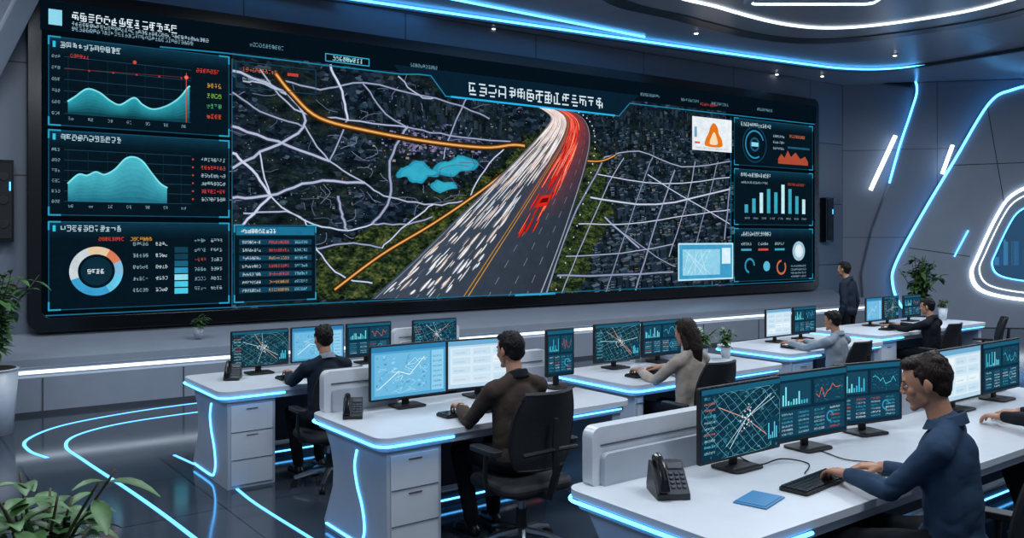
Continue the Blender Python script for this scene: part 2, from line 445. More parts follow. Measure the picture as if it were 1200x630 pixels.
# ------------------------------------------------------------------ floor light inlays
mb = MB()
def flo(pts, w=.030): mb.ribbon([(p.x, p.y) for p in catmull(pts, 8)], w, .0, M_floorled)
flo([(-3.3, 10.0), (-3.73, 9.69), (-4.2, 9.2), (-4.55, 8.6), (-4.55, 8.0), (-4.3, 7.6), (-4.0, 7.35)])
flo([(-3.1, 9.5), (-3.52, 9.2), (-4.0, 8.7), (-4.18, 8.2), (-4.05, 7.75), (-3.63, 7.25), (-2.77, 6.29), (-2.08, 5.48), (-1.3, 4.5), (-.6, 3.4)])
flo([(-2.95, 7.45), (-2.3, 6.75), (-1.83, 6.09), (-1.2, 5.3), (-.9, 4.9)], .024)
mb.obj('floor_led_inlay')

# ------------------------------------------------------------------ VIDEO WALL
vw = empty('video_wall', MW)
mb = MB()
mb.prism(rrect(-.13, .80, 14.42, 4.80, .16), .02, .16, M_black)
mb.ring(rrect(-.13, .80, 14.42, 4.80, .16), rrect(.02, .97, 14.27, 4.62, .1), .16, .2, M_black)
mb.obj('bezel', parent=vw, bevel=.01)
U = lambda px: (10*(px-600)/1000+5.55)/(.8256-.5642*(px-600)/1000)
def S(px, py):
    u = U(px); return (u, 1.9+(278-py)*(10+.5642*u)/1000)
SS = lambda pts: [S(*p) for p in pts]
g = CM(.004); R = random.Random(11)
g.rect(.0, .95, 2.2, 4.64, '#030b12', 0); g.rect(11.6, .95, 14.29, 4.64, '#030b12', 0)
def inpoly(x, y, P):
    c = False; j = len(P)-1
    for i in range(len(P)):
        if (P[i][1] > y) != (P[j][1] > y) and x < (P[j][0]-P[i][0])*(y-P[i][1])/(P[j][1]-P[i][1]+1e-9)+P[i][0]: c = not c
        j = i
    return c
forest = [(366, 350), (364, 320), (372, 296), (400, 284), (430, 266), (470, 262), (500, 243), (535, 226), (560, 205), (585, 192), (604, 168), (634, 148), (615, 172), (572, 215), (522, 262), (472, 310), (430, 348)]
forest2 = [(626, 346), (648, 292), (664, 244), (677, 200), (683, 170), (694, 178), (706, 200), (700, 222), (712, 250), (690, 290), (684, 318), (668, 344)]
ab = MB(); ab.add([(2.15, .95, 0), (11.65, .95, 0), (11.65, 4.64, 0), (2.15, 4.64, 0)], [(0, 1, 2, 3)], M_city)
ab.obj('aerial_city_image', Matrix.Translation((0, 0, .163)), vw, smooth=False)
ab = MB()
for P in (forest, forest2):
    q = [(x_, y_, 0) for x_, y_ in SS(P)]
    a = sum(q[i][0]*q[(i+1) % len(q)][1]-q[(i+1) % len(q)][0]*q[i][1] for i in range(len(q)))
    if a < 0: q.reverse()
    ab.add(q, [tuple(range(len(q)))], M_forest)
ab.obj('aerial_forest_image', Matrix.Translation((0, 0, .168)), vw, smooth=False)
for P, k in ((forest, 300), (forest2, 150)):
    for i in range(k):
        e = R.randrange(len(P)); a, b = P[e], P[(e+1) % len(P)]; t = R.random()
        x, y = a[0]+(b[0]-a[0])*t+R.gauss(0, 4), a[1]+(b[1]-a[1])*t+R.gauss(0, 3); u, z = S(x, y); r = R.uniform(.015, .045)
        g.poly([(u+r*R.uniform(.6, 1.2)*math.cos(q), z+r*.7*R.uniform(.6, 1.2)*math.sin(q)) for q in [i_*1.047 for i_ in range(6)]], R.choice(['#0e140c', '#1a2412', '#0a0f0b', '#2e3419', '#141e10']), 3)
blk = []
for i in range(900):
    x = R.uniform(684, 850); y = R.uniform(158, 344); blk.append((y, x))
for i in range(260):
    blk.append((R.uniform(100, 250), R.uniform(275, 585)))
blk.sort()
for n_b, (y, x) in enumerate(blk):
    if inpoly(x, y, forest) or inpoly(x, y, forest2): continue
    left = x < 600
    u, z = S(x, y); k = (.35+.8*(y-100)/240)*(.5 if left else 1.1); b = R.uniform(.05, .14)*k; h_ = R.uniform(.02, .17)*k; d_ = b*.7
    t_ = R.choice([.6, .8, 1, 1.2, 1.6])*(.75 if left else 1.1); ly = 3+n_b*.0018
    f = lambda c, m_: tuple(min(1, v*m_*t_) for v in hx(c)[:3])+(1,)
    g.poly([(u, z), (u+b, z+.25*b), (u+b, z+h_+.25*b), (u, z+h_)], f('#1a2835', 1), ly)
    g.poly([(u, z), (u, z+h_), (u-d_*.5, z+h_+d_*.3), (u-d_*.5, z+d_*.3)], f('#0c141c', 1), ly)
    g.poly([(u, z+h_), (u+b, z+h_+.25*b), (u+b-d_*.5, z+h_+.25*b+d_*.3), (u-d_*.5, z+h_+d_*.3)], f(R.choice(['#2c3b48', '#3b4a57', '#49525c', '#26343f']), 1.1), ly)
    if R.random() < .35 and h_ > .05:
        for k_ in range(3): g.rect(u+b*.15, z+h_*(.25+.22*k_), u+b*.85, z+h_*(.25+.22*k_)+.006, R.choice(['#6f8190', '#a08a60', '#8fa6b8']), ly+.0009)
for i in range(520):
    x = R.uniform(420, 846); y = R.uniform(120, 158)+max(0, x-500)*.05
    if 585 < x < 695 and y > 118: continue
    u, z = S(x, y); b = R.uniform(.02, .07); h_ = R.uniform(.04, .18)
    g.rect(u, z, u+b, z+h_, R.choice(['#0b1722', '#12202d', '#182836', '#0a131c', '#22303c', '#2b3a47']), 2)
for i in range(520):
    x = R.uniform(270, 846); y = R.uniform(100, 335); u, z = S(x, y)
    if inpoly(x, y, forest): continue
    s_ = R.uniform(.007, .015); g.rect(u, z, u+s_*1.4, z+s_, R.choice(['#6c8498', '#a07a48', '#4d6a84', '#8a98a8', '#7c6a58']), 4.9)
for i in range(340):
    x = R.gauss(495, 30); y = 170+(x-495)*.05+R.gauss(0, 9); u, z = S(x, y)
    g.rect(u, z, u+R.uniform(.015, .06), z+R.uniform(.01, .035), R.choice(['#4a4870', '#64638c', '#303858', '#8280a8', '#94888e']), 4.9)
def lake(pts):
    c = SS([(p.x, p.y) for p in catmull(pts, 4, True)]); c = [(p[0]+R.uniform(-.012, .012), p[1]+R.uniform(-.01, .01)) for p in c]
    mx = sum(p[0] for p in c)/len(c); my = sum(p[1] for p in c)/len(c)
    for k, col in ((1.05, '#1a5468'), (1, '#2796b4'), (.8, '#34a9c4')): g.poly([(mx+(p[0]-mx)*k, my+(p[1]-my)*k) for p in c], col, 5.7-k*.4)
lake([(458, 208), (462, 199), (472, 195), (478, 190), (490, 190), (496, 198), (510, 202), (504, 208), (494, 208), (488, 215), (474, 213), (469, 208)])
lake([(500, 200), (509, 191), (520, 190), (530, 183), (541, 186), (553, 192), (548, 200), (534, 201), (524, 207), (512, 206)])
lake([(497, 219), (504, 212), (514, 214), (525, 215), (528, 221), (517, 223), (508, 227)])
def jag(pts, amp=2.2, n=5):
    o = []
    for p in catmull(pts, n): o.append((p.x+R.uniform(-amp, amp)*.5, p.y+R.uniform(-amp, amp)*.5))
    return o
roads = [
 [(268,85),(330,112),(350,150),(300,180),(268,198)], [(300,85),(340,130),(400,142),(470,150)], [(350,150),(380,190),(420,215),(450,232),(500,240),(540,236)],
 [(268,150),(320,168),(380,190)], [(320,95),(370,107),(420,100),(520,122),(565,140)], [(300,180),(312,230),(350,258),(400,270),(430,262)],
 [(268,232),(310,230),(360,214),(420,215)], [(350,258),(366,292),(392,322),(430,330)], [(400,142),(390,168),(380,190)], [(470,150),(450,190),(450,232),(430,262)],
 [(420,100),(440,130),(470,150),(520,160),(590,168)], [(268,110),(300,132),(350,150)], [(312,230),(280,262)], [(500,240),(470,262),(440,290)],
 [(540,115),(520,160),(512,188)], [(268,180),(290,200),(312,230)], [(430,262),(470,262),(500,255)], [(366,292),(400,285),(440,290)], [(380,80),(395,110),(400,142)],
 [(460,92),(480,112),(500,118)], [(330,112),(300,100),(280,98)], [(390,230),(395,255),(400,270)], [(590,168),(560,200),(540,236)], [(280,250),(330,248),(350,258)]]
def road(p, w, c):
    g.line(p, w*2.6, '#20293a', 6); g.line(p, w*1.5, '#5a6480', 7); g.line(p, w, c, 8)
for i, r in enumerate(roads):
    road(SS(jag(r)), .017 if i % 3 else .028, R.choice(['#b4bdd4', '#9da7c2', '#ccd5ea']))
for i in range(90):
    x = R.uniform(272, 570); y = R.uniform(95, 300)
    if inpoly(x, y, forest): continue
    a = R.uniform(0, 6.28); L = R.uniform(12, 38)
    g.line(SS(jag([(x, y), (x+L*.5*math.cos(a)+3, y+L*.3*math.sin(a)), (x+L*math.cos(a+.4), y+.6*L*math.sin(a+.4))], 1.2, 3)), .010, R.choice(['#5a647c', '#49536a', '#6c7690']), 5.5)
def orange(pts, w=.05):
    p = SS([(q.x, q.y) for q in catmull(pts, 6)])
    g.line(p, w*3.0, '#2e1d0c', 9); g.line(p, w*1.6, '#8a5420', 9.3); g.line(p, w*.7, '#f2b468', 9.6)
orange([(318,90),(336,112),(368,140),(430,156),(500,168),(560,174),(592,171),(606,172)], .034)
orange([(386,338),(440,298),(500,262),(556,224),(604,186)], .026)
orange([(640,184),(690,190),(712,183)], .018)
grid = [[(632,342),(660,262),(690,205),(700,185)], [(650,342),(676,280),(705,215),(722,186)], [(700,345),(722,280),(748,205),(756,185)],
 [(735,343),(760,262),(782,200)], [(775,300),(795,240),(806,190)], [(805,290),(822,230),(832,190)], [(840,280),(846,220)],
 [(655,300),(720,296),(780,286)], [(670,262),(730,262),(800,252),(846,246)], [(684,232),(760,240),(846,222)], [(692,205),(770,216),(846,208)],
 [(700,185),(740,178),(790,196),(846,190)], [(645,322),(700,322),(780,318)], [(725,275),(760,300),(782,312)], [(750,205),(790,230),(846,262)], [(700,255),(740,290)]]
for i, r in enumerate(grid): road(SS(jag(r, .8, 4)), .015 if i % 3 else .024, R.choice(['#a8b2c8', '#ccd4e4', '#8f9ab3']))
# highway
hl = catmull([(428,349),(470,311),(520,263),(568,216),(608,176),(630,152),(636,138),(618,126),(598,121)], 14)
hr = catmull([(628,345),(648,292),(664,244),(677,200),(683,168),(679,146),(664,133),(636,124),(602,119)], 14)
NH = len(hl)-1
def Hp(t, s):
    k = min(max(t, 0), .9999)*NH; i = int(k); f = k-i
    a = hl[i].lerp(hl[i+1], f); b = hr[i].lerp(hr[i+1], f); p = a.lerp(b, s); return S(p.x, p.y)
for i in range(NH):
    t0, t1_ = i/NH, (i+1)/NH
    for j in range(24):
        s0, s1 = j/24, (j+1)/24; q = t0
        base = Vector(hx('#3e4a5a')[:3]).lerp(Vector(hx('#2c3440')[:3]), s0)
        if s0 < .5: base = base.lerp(Vector(hx('#d0aea8')[:3]), min(1, max(0, q-.34)*1.35)*max(0, 1-abs(s0-.28)*2.2))
        else: base = base.lerp(Vector(hx('#d23426')[:3]), min(1, max(0, q-.22)*1.5)*max(0, 1-abs(s0-.70)*3.2))
        g.poly([Hp(t0, s0), Hp(t0, s1), Hp(t1_, s1), Hp(t1_, s0)], (base[0], base[1], base[2], 1), 10)
def hline(s, w0, col, t0=0, t1_=1, layer=11, w1=None, taper=False):
    w1 = w0*.3 if w1 is None else w1; n = max(3, int((t1_-t0)*60))
    for i in range(n):
        a = t0+(t1_-t0)*i/n; b = t0+(t1_-t0)*(i+1)/n
        wa = w0+(w1-w0)*a; wb = w0+(w1-w0)*b
        if taper: wa *= math.sin(math.pi*(i/n*.8+.1)); wb *= math.sin(math.pi*((i+1)/n*.8+.1))
        g.poly([Hp(a, s-wa), Hp(a, s+wa), Hp(b, s+wb), Hp(b, s-wb)], col, layer)
for s, c in ((.02, '#7e8894'), (.535, '#b8832e'), (.56, '#c98d3a'), (.98, '#9aa4b0')): hline(s, .0035, c, 0, .85, 11, .004)
for s in (.14, .26, .38, .68, .8, .9):
    for k in range(16): hline(s, .0025, '#6f7988', k*.045, k*.045+.02, 11)
for i in range(640):
    t = R.random()**.8*.97; s = R.choice([.08, .2, .32, .44])+R.uniform(-.05, .05); L = R.uniform(.015, .045)+t*t*.2
    if t < .4 and R.random() < .2: continue
    w_ = R.uniform(.002, .0075); e = min(t+L, .99)
    hline(s, w_*3.0, '#525a68' if t < .4 else '#7d7476' if t < .55 else '#b8948c', t, e, 12, w_*3.0, True)
    hline(s, w_*1.8, '#8a8e98' if t < .5 else '#d8bcb2', t, e, 12.5, w_*1.8, True)
    hline(s, w_, R.choice(['#ffffff', '#f4f2f2', '#ffe6d0', '#f3d0c0', '#dfe6f2']), t+.002, e, 13, w_, True)
for i in range(300):
    t = .14+R.random()**.7*.82; s = R.choice([.62, .68, .76])+R.uniform(-.035, .035); L = R.uniform(.02, .06)+t*t*.2
    if t < .32 and R.random() < .5: continue
    w_ = R.uniform(.002, .007); e = min(t+L, .99)
    hline(s, w_*3.0, '#6c1c18', t, e, 12, w_*3.0, True)
    hline(s, w_*1.8, '#b02820', t, e, 12.5, w_*1.8, True)
    hline(s, w_, R.choice(['#ff3a2c', '#f22a20', '#ff7a5c', '#e42018', '#ffa68c']), t+.002, e, 13, w_, True)
g.poly([Hp(.27, .65), Hp(.27, .75), Hp(.305, .745), Hp(.305, .655)], '#d8251c', 14); g.poly([Hp(.282, .665), Hp(.282, .735), Hp(.296, .73), Hp(.296, .67)], '#5a0f0c', 15)
for i in range(26):
    t = .02+i*.034; u, z = Hp(t, 1.06); g.rect(u, z, u+.022, z+.02, '#dfe8f2', 12)
# header
g.rect(.0, 4.30, 14.29, 4.64, '#04111b', 16)
g.text(.32, 4.44, 1.55, .10, '#dcecf6', 18, R); g.text(.32, 4.38, 1.9, .045, '#a8c8d8', 18, R); g.text(.32, 4.32, 1.7, .045, '#8fb2c4', 18, R)
g.rect(.08, 4.36, .22, 4.54, '#8fd8ee', 18)
hd = [(1.3, 4.25), (2.1, 4.27), (4.6, 4.27), (4.9, 4.3), (5.1, 4.3), (5.35, 4.02), (8.8, 4.0), (9.05, 4.24), (14.2, 4.26)]
g.line(hd, .018, '#1d7fa6', 19)
g.poly([(4.6, 4.27), (4.9, 4.3), (5.1, 4.3), (5.35, 4.02), (8.8, 4.0), (9.05, 4.24), (9.3, 4.4), (4.5, 4.4)], '#082030', 17)
g.text(5.75, 4.08, 8.5, .19, '#d4e6f0', 20, R, .95)
g.line([(5.45, 4.02), (8.7, 4.0)], .028, '#25b4ea', 20)
g.frame(3.45, 4.33, 4.1, 4.43, .012, '#3ab0cf', 19); g.text(3.55, 4.35, 4.0, .06, '#b8ecf6', 20, R)
for u in (2.4, 4.75, 9.3, 10.3, 11.1, 12.4): g.text(u, 4.4, u+.5, .05, '#6d9cb0', 20, R)
g.text(10.8, 4.36, 11.3, .05, '#c0483c', 21, R)
def panel(x0, z0, x1, z1, lay=22):
    g.rect(x0, z0, x1, z1, '#061722', lay)
    for k in range(6): g.rect(x0, z1-(z1-z0)*.03*(k+1), x1, z1-(z1-z0)*.03*k, ['#0f3447', '#0d2f41', '#0b2938', '#092432', '#081f2b', '#071b26'][k], lay+.3)
    g.frame(x0, z0, x1, z1, .010, '#17516c', lay+1)
    for a, b, c, d in ((x0, z0, 1, 1), (x1, z0, -1, 1), (x0, z1, 1, -1), (x1, z1, -1, -1)):
        g.line([(a+c*.12, b), (a, b), (a, b+d*.09)], .018, '#2a9cc2', lay+2)
panel(.08, 3.20, 2.13, 4.22); panel(.08, 2.16, 2.13, 3.14); panel(.08, 1.06, 2.13, 2.08)
for z in (4.10, 3.03, 1.97): g.text(.2, z, .85, .07, '#bcd6e2', 25, R); g.rect(.12, z, .15, z+.07, '#37c4ea', 25)
def areachart(pts, base, c1, c2, lay=26):
    cp = catmull([p+(0,) for p in pts], 6)
    for i in range(len(cp)-1):
        a, b = cp[i], cp[i+1]
        for k in range(8):
            f0, f1 = k/8, (k+1)/8; col = Vector(hx(c2)[:3]).lerp(Vector(hx(c1)[:3]), (k+.5)/8)
            g.poly([(a.x, base+(a.y-base)*f0), (b.x, base+(b.y-base)*f0), (b.x, base+(b.y-base)*f1), (a.x, base+(a.y-base)*f1)], tuple(col)+(1,), lay)
    g.line([(p.x, p.y) for p in cp], .018, '#7ce4ec', lay+1)
areachart([S(*p) for p in ((76,122),(84,117),(98,108),(112,112),(124,121),(136,126),(152,118),(162,126),(174,131),(190,127),(204,118),(214,106),(216,105))], 3.34, '#2fa3b4', '#0a3340')
areachart([S(*p) for p in ((76,216),(88,206),(98,207),(108,203),(118,206),(130,200),(142,188),(152,186),(162,191),(172,204),(182,216),(190,221))], 2.32, '#4ab8c8', '#1d6a80')
for z0, z1 in ((3.34, 4.0), (2.32, 2.92)):
    for k in range(6):
        zz = z0+(z1-z0)*k/5; g.line([(.24, zz), (1.66, zz)], .006, '#1f4558', 25); g.text(.11, zz-.02, .2, .035, '#7fa5b5', 25, R)
    for k in range(7):
        uu = .28+k*.21; g.text(uu, z0-.07, uu+.08, .035, '#7fa5b5', 25, R); g.line([(uu, z0), (uu, z1)], .004, '#14303f', 25)
g.line([(.24, 3.86), (1.66, 3.9)], .006, '#6c2c2c', 27); g.line([(1.6, 3.34), (1.6, 3.95)], .010, '#c0463c', 27); g.disc(1.6, 3.9, .025, '#ff6a50', 28, 8)
for k in range(5): g.disc(.5+k*.26, 3.86+.006*k, .012, '#b0383a', 28, 8)
g.disc(1.0, 4.02, .022, '#e2453a', 27, 8); g.text(1.72, 3.98, 2.05, .05, '#e2453a', 27, R); g.text(.3, 4.0, .5, .04, '#e2453a', 27, R)
for k in range(4): g.text(1.85, 3.8-k*.13, 2.05, .055, ['#d8a035', '#7ab648', '#4fae76', '#d84a35'][k], 27, R)
for k in range(6): g.disc(1.68, 2.88-k*.1, .012, '#c2453a', 27, 8); g.text(1.78, 2.86-k*.1, 2.08, .045, '#d84a40' if k % 3 == 1 else '#a8c2cf', 27, R)
for a0, a1, c in ((60, 110, '#e3c9a5'), (110, 200, '#c9d3da'), (200, 300, '#3b9fd0'), (300, 350, '#65c8e8'), (350, 385, '#7fb8d8'), (385, 420, '#d47a5a')):
    g.disc(.58, 1.5, .29, c, 26, 14, a0, a1, .2)
g.disc(.58, 1.5, .17, '#0d2b3b', 26); g.text(.48, 1.47, .7, .055, '#dff0f7', 28, R)
for k in range(5): g.text(.98, 1.8-k*.14, 1.16, .042, '#8fb2c2', 27, R); g.text(1.24, 1.8-k*.14, 1.4, .042, '#cfe0e8', 27, R)
for k in range(7): g.rect(1.46, 1.2+k*.085, 1.62, 1.27+k*.085, ['#48cbe6', '#48cbe6', '#8fe4f2', '#2b94ba', '#1a5f7c', '#143f54', '#143f54'][k], 27)
for k in range(6): g.text(1.7, 1.84-k*.12, 1.84, .042, '#b34d42' if k == 2 else '#7fa5b5', 27, R); g.text(1.9, 1.84-k*.12, 2.06, .042, '#9fbfcc', 27, R)
g.text(.6, 1.86, .9, .042, '#e2453a', 27, R); g.text(.95, 1.86, 1.2, .042, '#e2a03a', 27, R)
panel(2.2, 1.06, 3.3, 2.06)
g.rect(2.22, 1.93, 3.28, 2.04, '#1b6f93', 25); g.text(2.28, 1.955, 2.75, .055, '#e6f4fb', 26, R)
for k in range(7):
    z = 1.82-k*.105; c = ['#d6e4ea', '#d6a050', '#d84a40'][R.randrange(3)]
    g.rect(2.26, z-.015, 3.24, z+.055, '#0b2b3c' if k % 2 else '#114058', 25)
    g.text(2.3, z, 2.55, .036, '#cfe0e8', 26, R); g.text(2.65, z, 2.92, .036, c, 26, R); g.text(3.0, z, 3.2, .036, '#7fc4dc', 26, R)
g.text(2.3, 4.06, 2.8, .05, '#c86a48', 26, R); g.text(2.3, 3.94, 2.7, .04, '#8fa8b5', 26, R); g.frame(2.22, 3.85, 3.3, 4.18, .008, '#174a60', 25)
g.rect(2.9, 4.06, 3.05, 4.10, '#c2453a', 27)
panel(11.72, 3.30, 14.12, 4.2); panel(11.72, 2.15, 14.12, 3.22); panel(11.72, 1.05, 14.12, 2.07)
for z in (4.06, 3.08, 1.93): g.text(11.9, z, 12.8, .075, '#bcd6e2', 25, R)
g.disc(12.3, 3.72, .36, '#123b50', 26, 30, 0, 360, .33); g.disc(12.3, 3.72, .28, '#2d8fb8', 26, 30, 20, 300, .25); g.disc(12.3, 3.72, .14, '#1c566f', 26, 24, 0, 360, .10)
g.rect(12.2, 3.68, 12.4, 3.76, '#8ad8ee', 27)
for k in range(3): g.text(12.85, 3.9-k*.12, 13.2, .045, '#a8c2cf', 27, R)
g.text(13.35, 3.92, 13.85, .06, '#c86a48', 27, R); g.rect(13.3, 3.70, 14.0, 3.74, '#1f5a74', 27)
pk = [(13.0, .1), (13.1, .2), (13.2, .12), (13.3, .28), (13.4, .15), (13.55, .25), (13.7, .12), (13.85, .18), (13.95, .08)]
for i in range(len(pk)-1): g.poly([(pk[i][0], 3.38), (pk[i+1][0], 3.38), (pk[i+1][0], 3.38+pk[i+1][1]), (pk[i][0], 3.38+pk[i][1])], '#a84a34', 27)
for k, h_ in enumerate([.16, .28, .4, .48, .42, .58, .5, .36, .3]): g.rect(12.0+k*.22, 2.38, 12.1+k*.22, 2.38+h_, '#bfe8f0' if k % 3 == 2 else '#3ba6bd', 27)
for k in range(8): g.text(12.0+k*.25, 2.26, 12.15+k*.25, .036, '#7fa5b5', 27, R)
g.text(13.3, 2.95, 13.85, .05, '#c84a40', 27, R); g.text(11.9, 2.95, 12.7, .042, '#9fbfcc', 27, R)
g.disc(13.65, 1.62, .2, '#9cc4d4', 27, 20); g.disc(13.65, 1.62, .13, '#d7e8ee', 28, 20)
g.disc(12.15, 1.35, .15, '#2f8fb2', 27, 20, 0, 260, .11); g.disc(13.1, 1.3, .15, '#c96a48', 27, 20, 90, 400, .11); g.disc(12.65, 1.33, .1, '#58b8d4', 27)
for k in range(3): g.text(11.9+k*.5, 1.75, 12.2+k*.5, .05, '#b9d3de', 27, R); g.rect(11.9+k*.5, 1.64, 12.2+k*.5, 1.68, '#d84a40' if k == 1 else '#3ba6bd', 27)
for k in range(4): g.text(13.4, 1.3-k*.07, 13.9, .036, '#8fb2c2', 27, R)
u0, u1 = U(799), U(845)
g.rect(u0, 3.52, u1, 4.14, '#e7eef4', 25); um = (u0+u1)/2+.02
fl = catmull([(um-.20, 3.61), (um+.22, 3.61), (um+.24, 3.74), (um+.15, 3.86), (um+.12, 3.97), (um+.02, 4.05), (um-.07, 3.98), (um-.12, 3.86), (um-.20, 3.74)], 4, True)
g.poly([(p.x, p.y) for p in fl], '#e2751c', 26)
fl = catmull([(um-.09, 3.65), (um+.11, 3.65), (um+.10, 3.76), (um+.02, 3.88), (um-.07, 3.76)], 4, True)
g.poly([(p.x, p.y) for p in fl], '#f8dcb4', 27)
g.rect(u0+.06, 3.64, u0+.2, 3.68, '#d86a40', 26); g.rect(u0+.05, 3.76, u0+.12, 3.95, '#6fa8c9', 26); g.text(u0+.08, 3.55, u1-.1, .035, '#8a98a6', 26, R)
u0, u1 = U(783), U(846)
g.rect(u0, 1.12, u1, 1.78, '#3f9cc9', 25); g.frame(u0, 1.12, u1, 1.78, .03, '#bfe8f7', 26)
g.rect(u0+.1, 1.2, u1-.35, 1.68, '#8fd0ea', 26); g.rect(u1-.3, 1.4, u1-.06, 1.7, '#d7f0fa', 26)
for k in range(8): g.line([(u0+.12+k*.1, 1.22), (u0+.05+R.uniform(.1, 1.0), 1.66)], .012, '#c6e8f5', 27)
g.line([(11.62, 1.0), (11.62, 4.2)], .012, '#1b6a8c', 24); g.line([(2.17, 1.0), (2.17, 4.2)], .010, '#1b6a8c', 24)
g.line([(.05, 1.0), (14.2, 1.0)], .014, '#1b6a8c', 24); g.rect(6.6, .97, 7.4, 1.0, '#2fa3d0', 25)
g.obj('display_image', M_big, Matrix.Translation((0, 0, .164)), vw)

# ------------------------------------------------------------------ people
def remesh(prims, voxel, it):
    mb = MB()
    for p in prims:
        if p[0] == 'c': mb.cap(p[1], p[2], p[3], p[4], M_skin)
        else: mb.ell(p[1], p[2], M_skin, p[3] if len(p) > 3 else None, 20, 14)
    o = mb.obj('tmp', smooth=False)
    r = o.modifiers.new('r', 'REMESH'); r.mode = 'VOXEL'; r.voxel_size = voxel
    sm = o.modifiers.new('s', 'SMOOTH'); sm.factor = .5; sm.iterations = it
    dg = bpy.context.evaluated_depsgraph_get(); ev = o.evaluated_get(dg); me = ev.to_mesh()
    n = len(me.vertices); co_ = np.empty(n*3); me.vertices.foreach_get('co', co_); co_ = co_.reshape(-1, 3)
    nr = np.array([tuple(v.normal) for v in me.vertices])
    fs = [tuple(p.vertices) for p in me.polygons]
    ev.to_mesh_clear(); m0 = o.data; bpy.data.objects.remove(o); bpy.data.meshes.remove(m0)
    return co_, fs, nr

def sdist(P, p):
    if p[0] == 'c':
        a = np.array(p[1]); b = np.array(p[2]); ab = b-a; t = np.clip(((P-a)@ab)/(ab@ab+1e-9), 0, 1)
        return np.linalg.norm(P-(a+t[:, None]*ab), axis=1)-(p[3]+(p[4]-p[3])*t)
    r = np.array(p[2]); return (np.linalg.norm((P-np.array(p[1]))/r, axis=1)-1)*r.min()

def ik(a, b, l1, l2, pole):
    d = b-a; L = min(d.length, l1+l2-.005); dn = d.normalized(); b2 = a+dn*L
    x = (l1*l1-l2*l2+L*L)/(2*L); h = math.sqrt(max(l1*l1-x*x, 0))
    q = pole-dn*pole.dot(dn); q.normalize()
    return a+dn*x+q*h, b2

def hand_prims(w, F, Uv, sgn):
    Sd = F.cross(Uv).normalized()*(-sgn)
    P = [('c', w-F*.055, w, .027, .025)]
    offs = (.029, .010, -.010, -.028); lens = (.070, .079, .073, .057)
    for i, o in enumerate(offs):
        k = w+F*(.088-.004*abs(i-1))+Sd*o
        P.append(('c', w+F*.008+Sd*o*.6, k, .015, .0110))
        L = lens[i]; cur = k; ang = 0
        for seg, dang, ra, rb in ((.45, 16+4*i, .0095, .0088), (.30, 28, .0088, .0080), (.25, 20, .0080, .0068)):
            ang += math.radians(dang)
            d = F*math.cos(ang)-Uv*math.sin(ang)+Sd*o*4; d.normalize()
            nx = cur+d*L*seg; P.append(('c', cur, nx, ra, rb)); cur = nx
    t0 = w+F*.022+Sd*.024-Uv*.004
    t1_ = t0+(F*.62+Sd*.72-Uv*.2).normalized()*.042
    t2_ = t1_+(F*.88+Sd*.42-Uv*.25).normalized()*.030
    t3 = t2_+(F*.97+Sd*.12-Uv*.25).normalized()*.024
    P += [('c', t0, t1_, .0150, .0115), ('c', t1_, t2_, .0110, .0098), ('c', t2_, t3, .0098, .0078)]
    return P

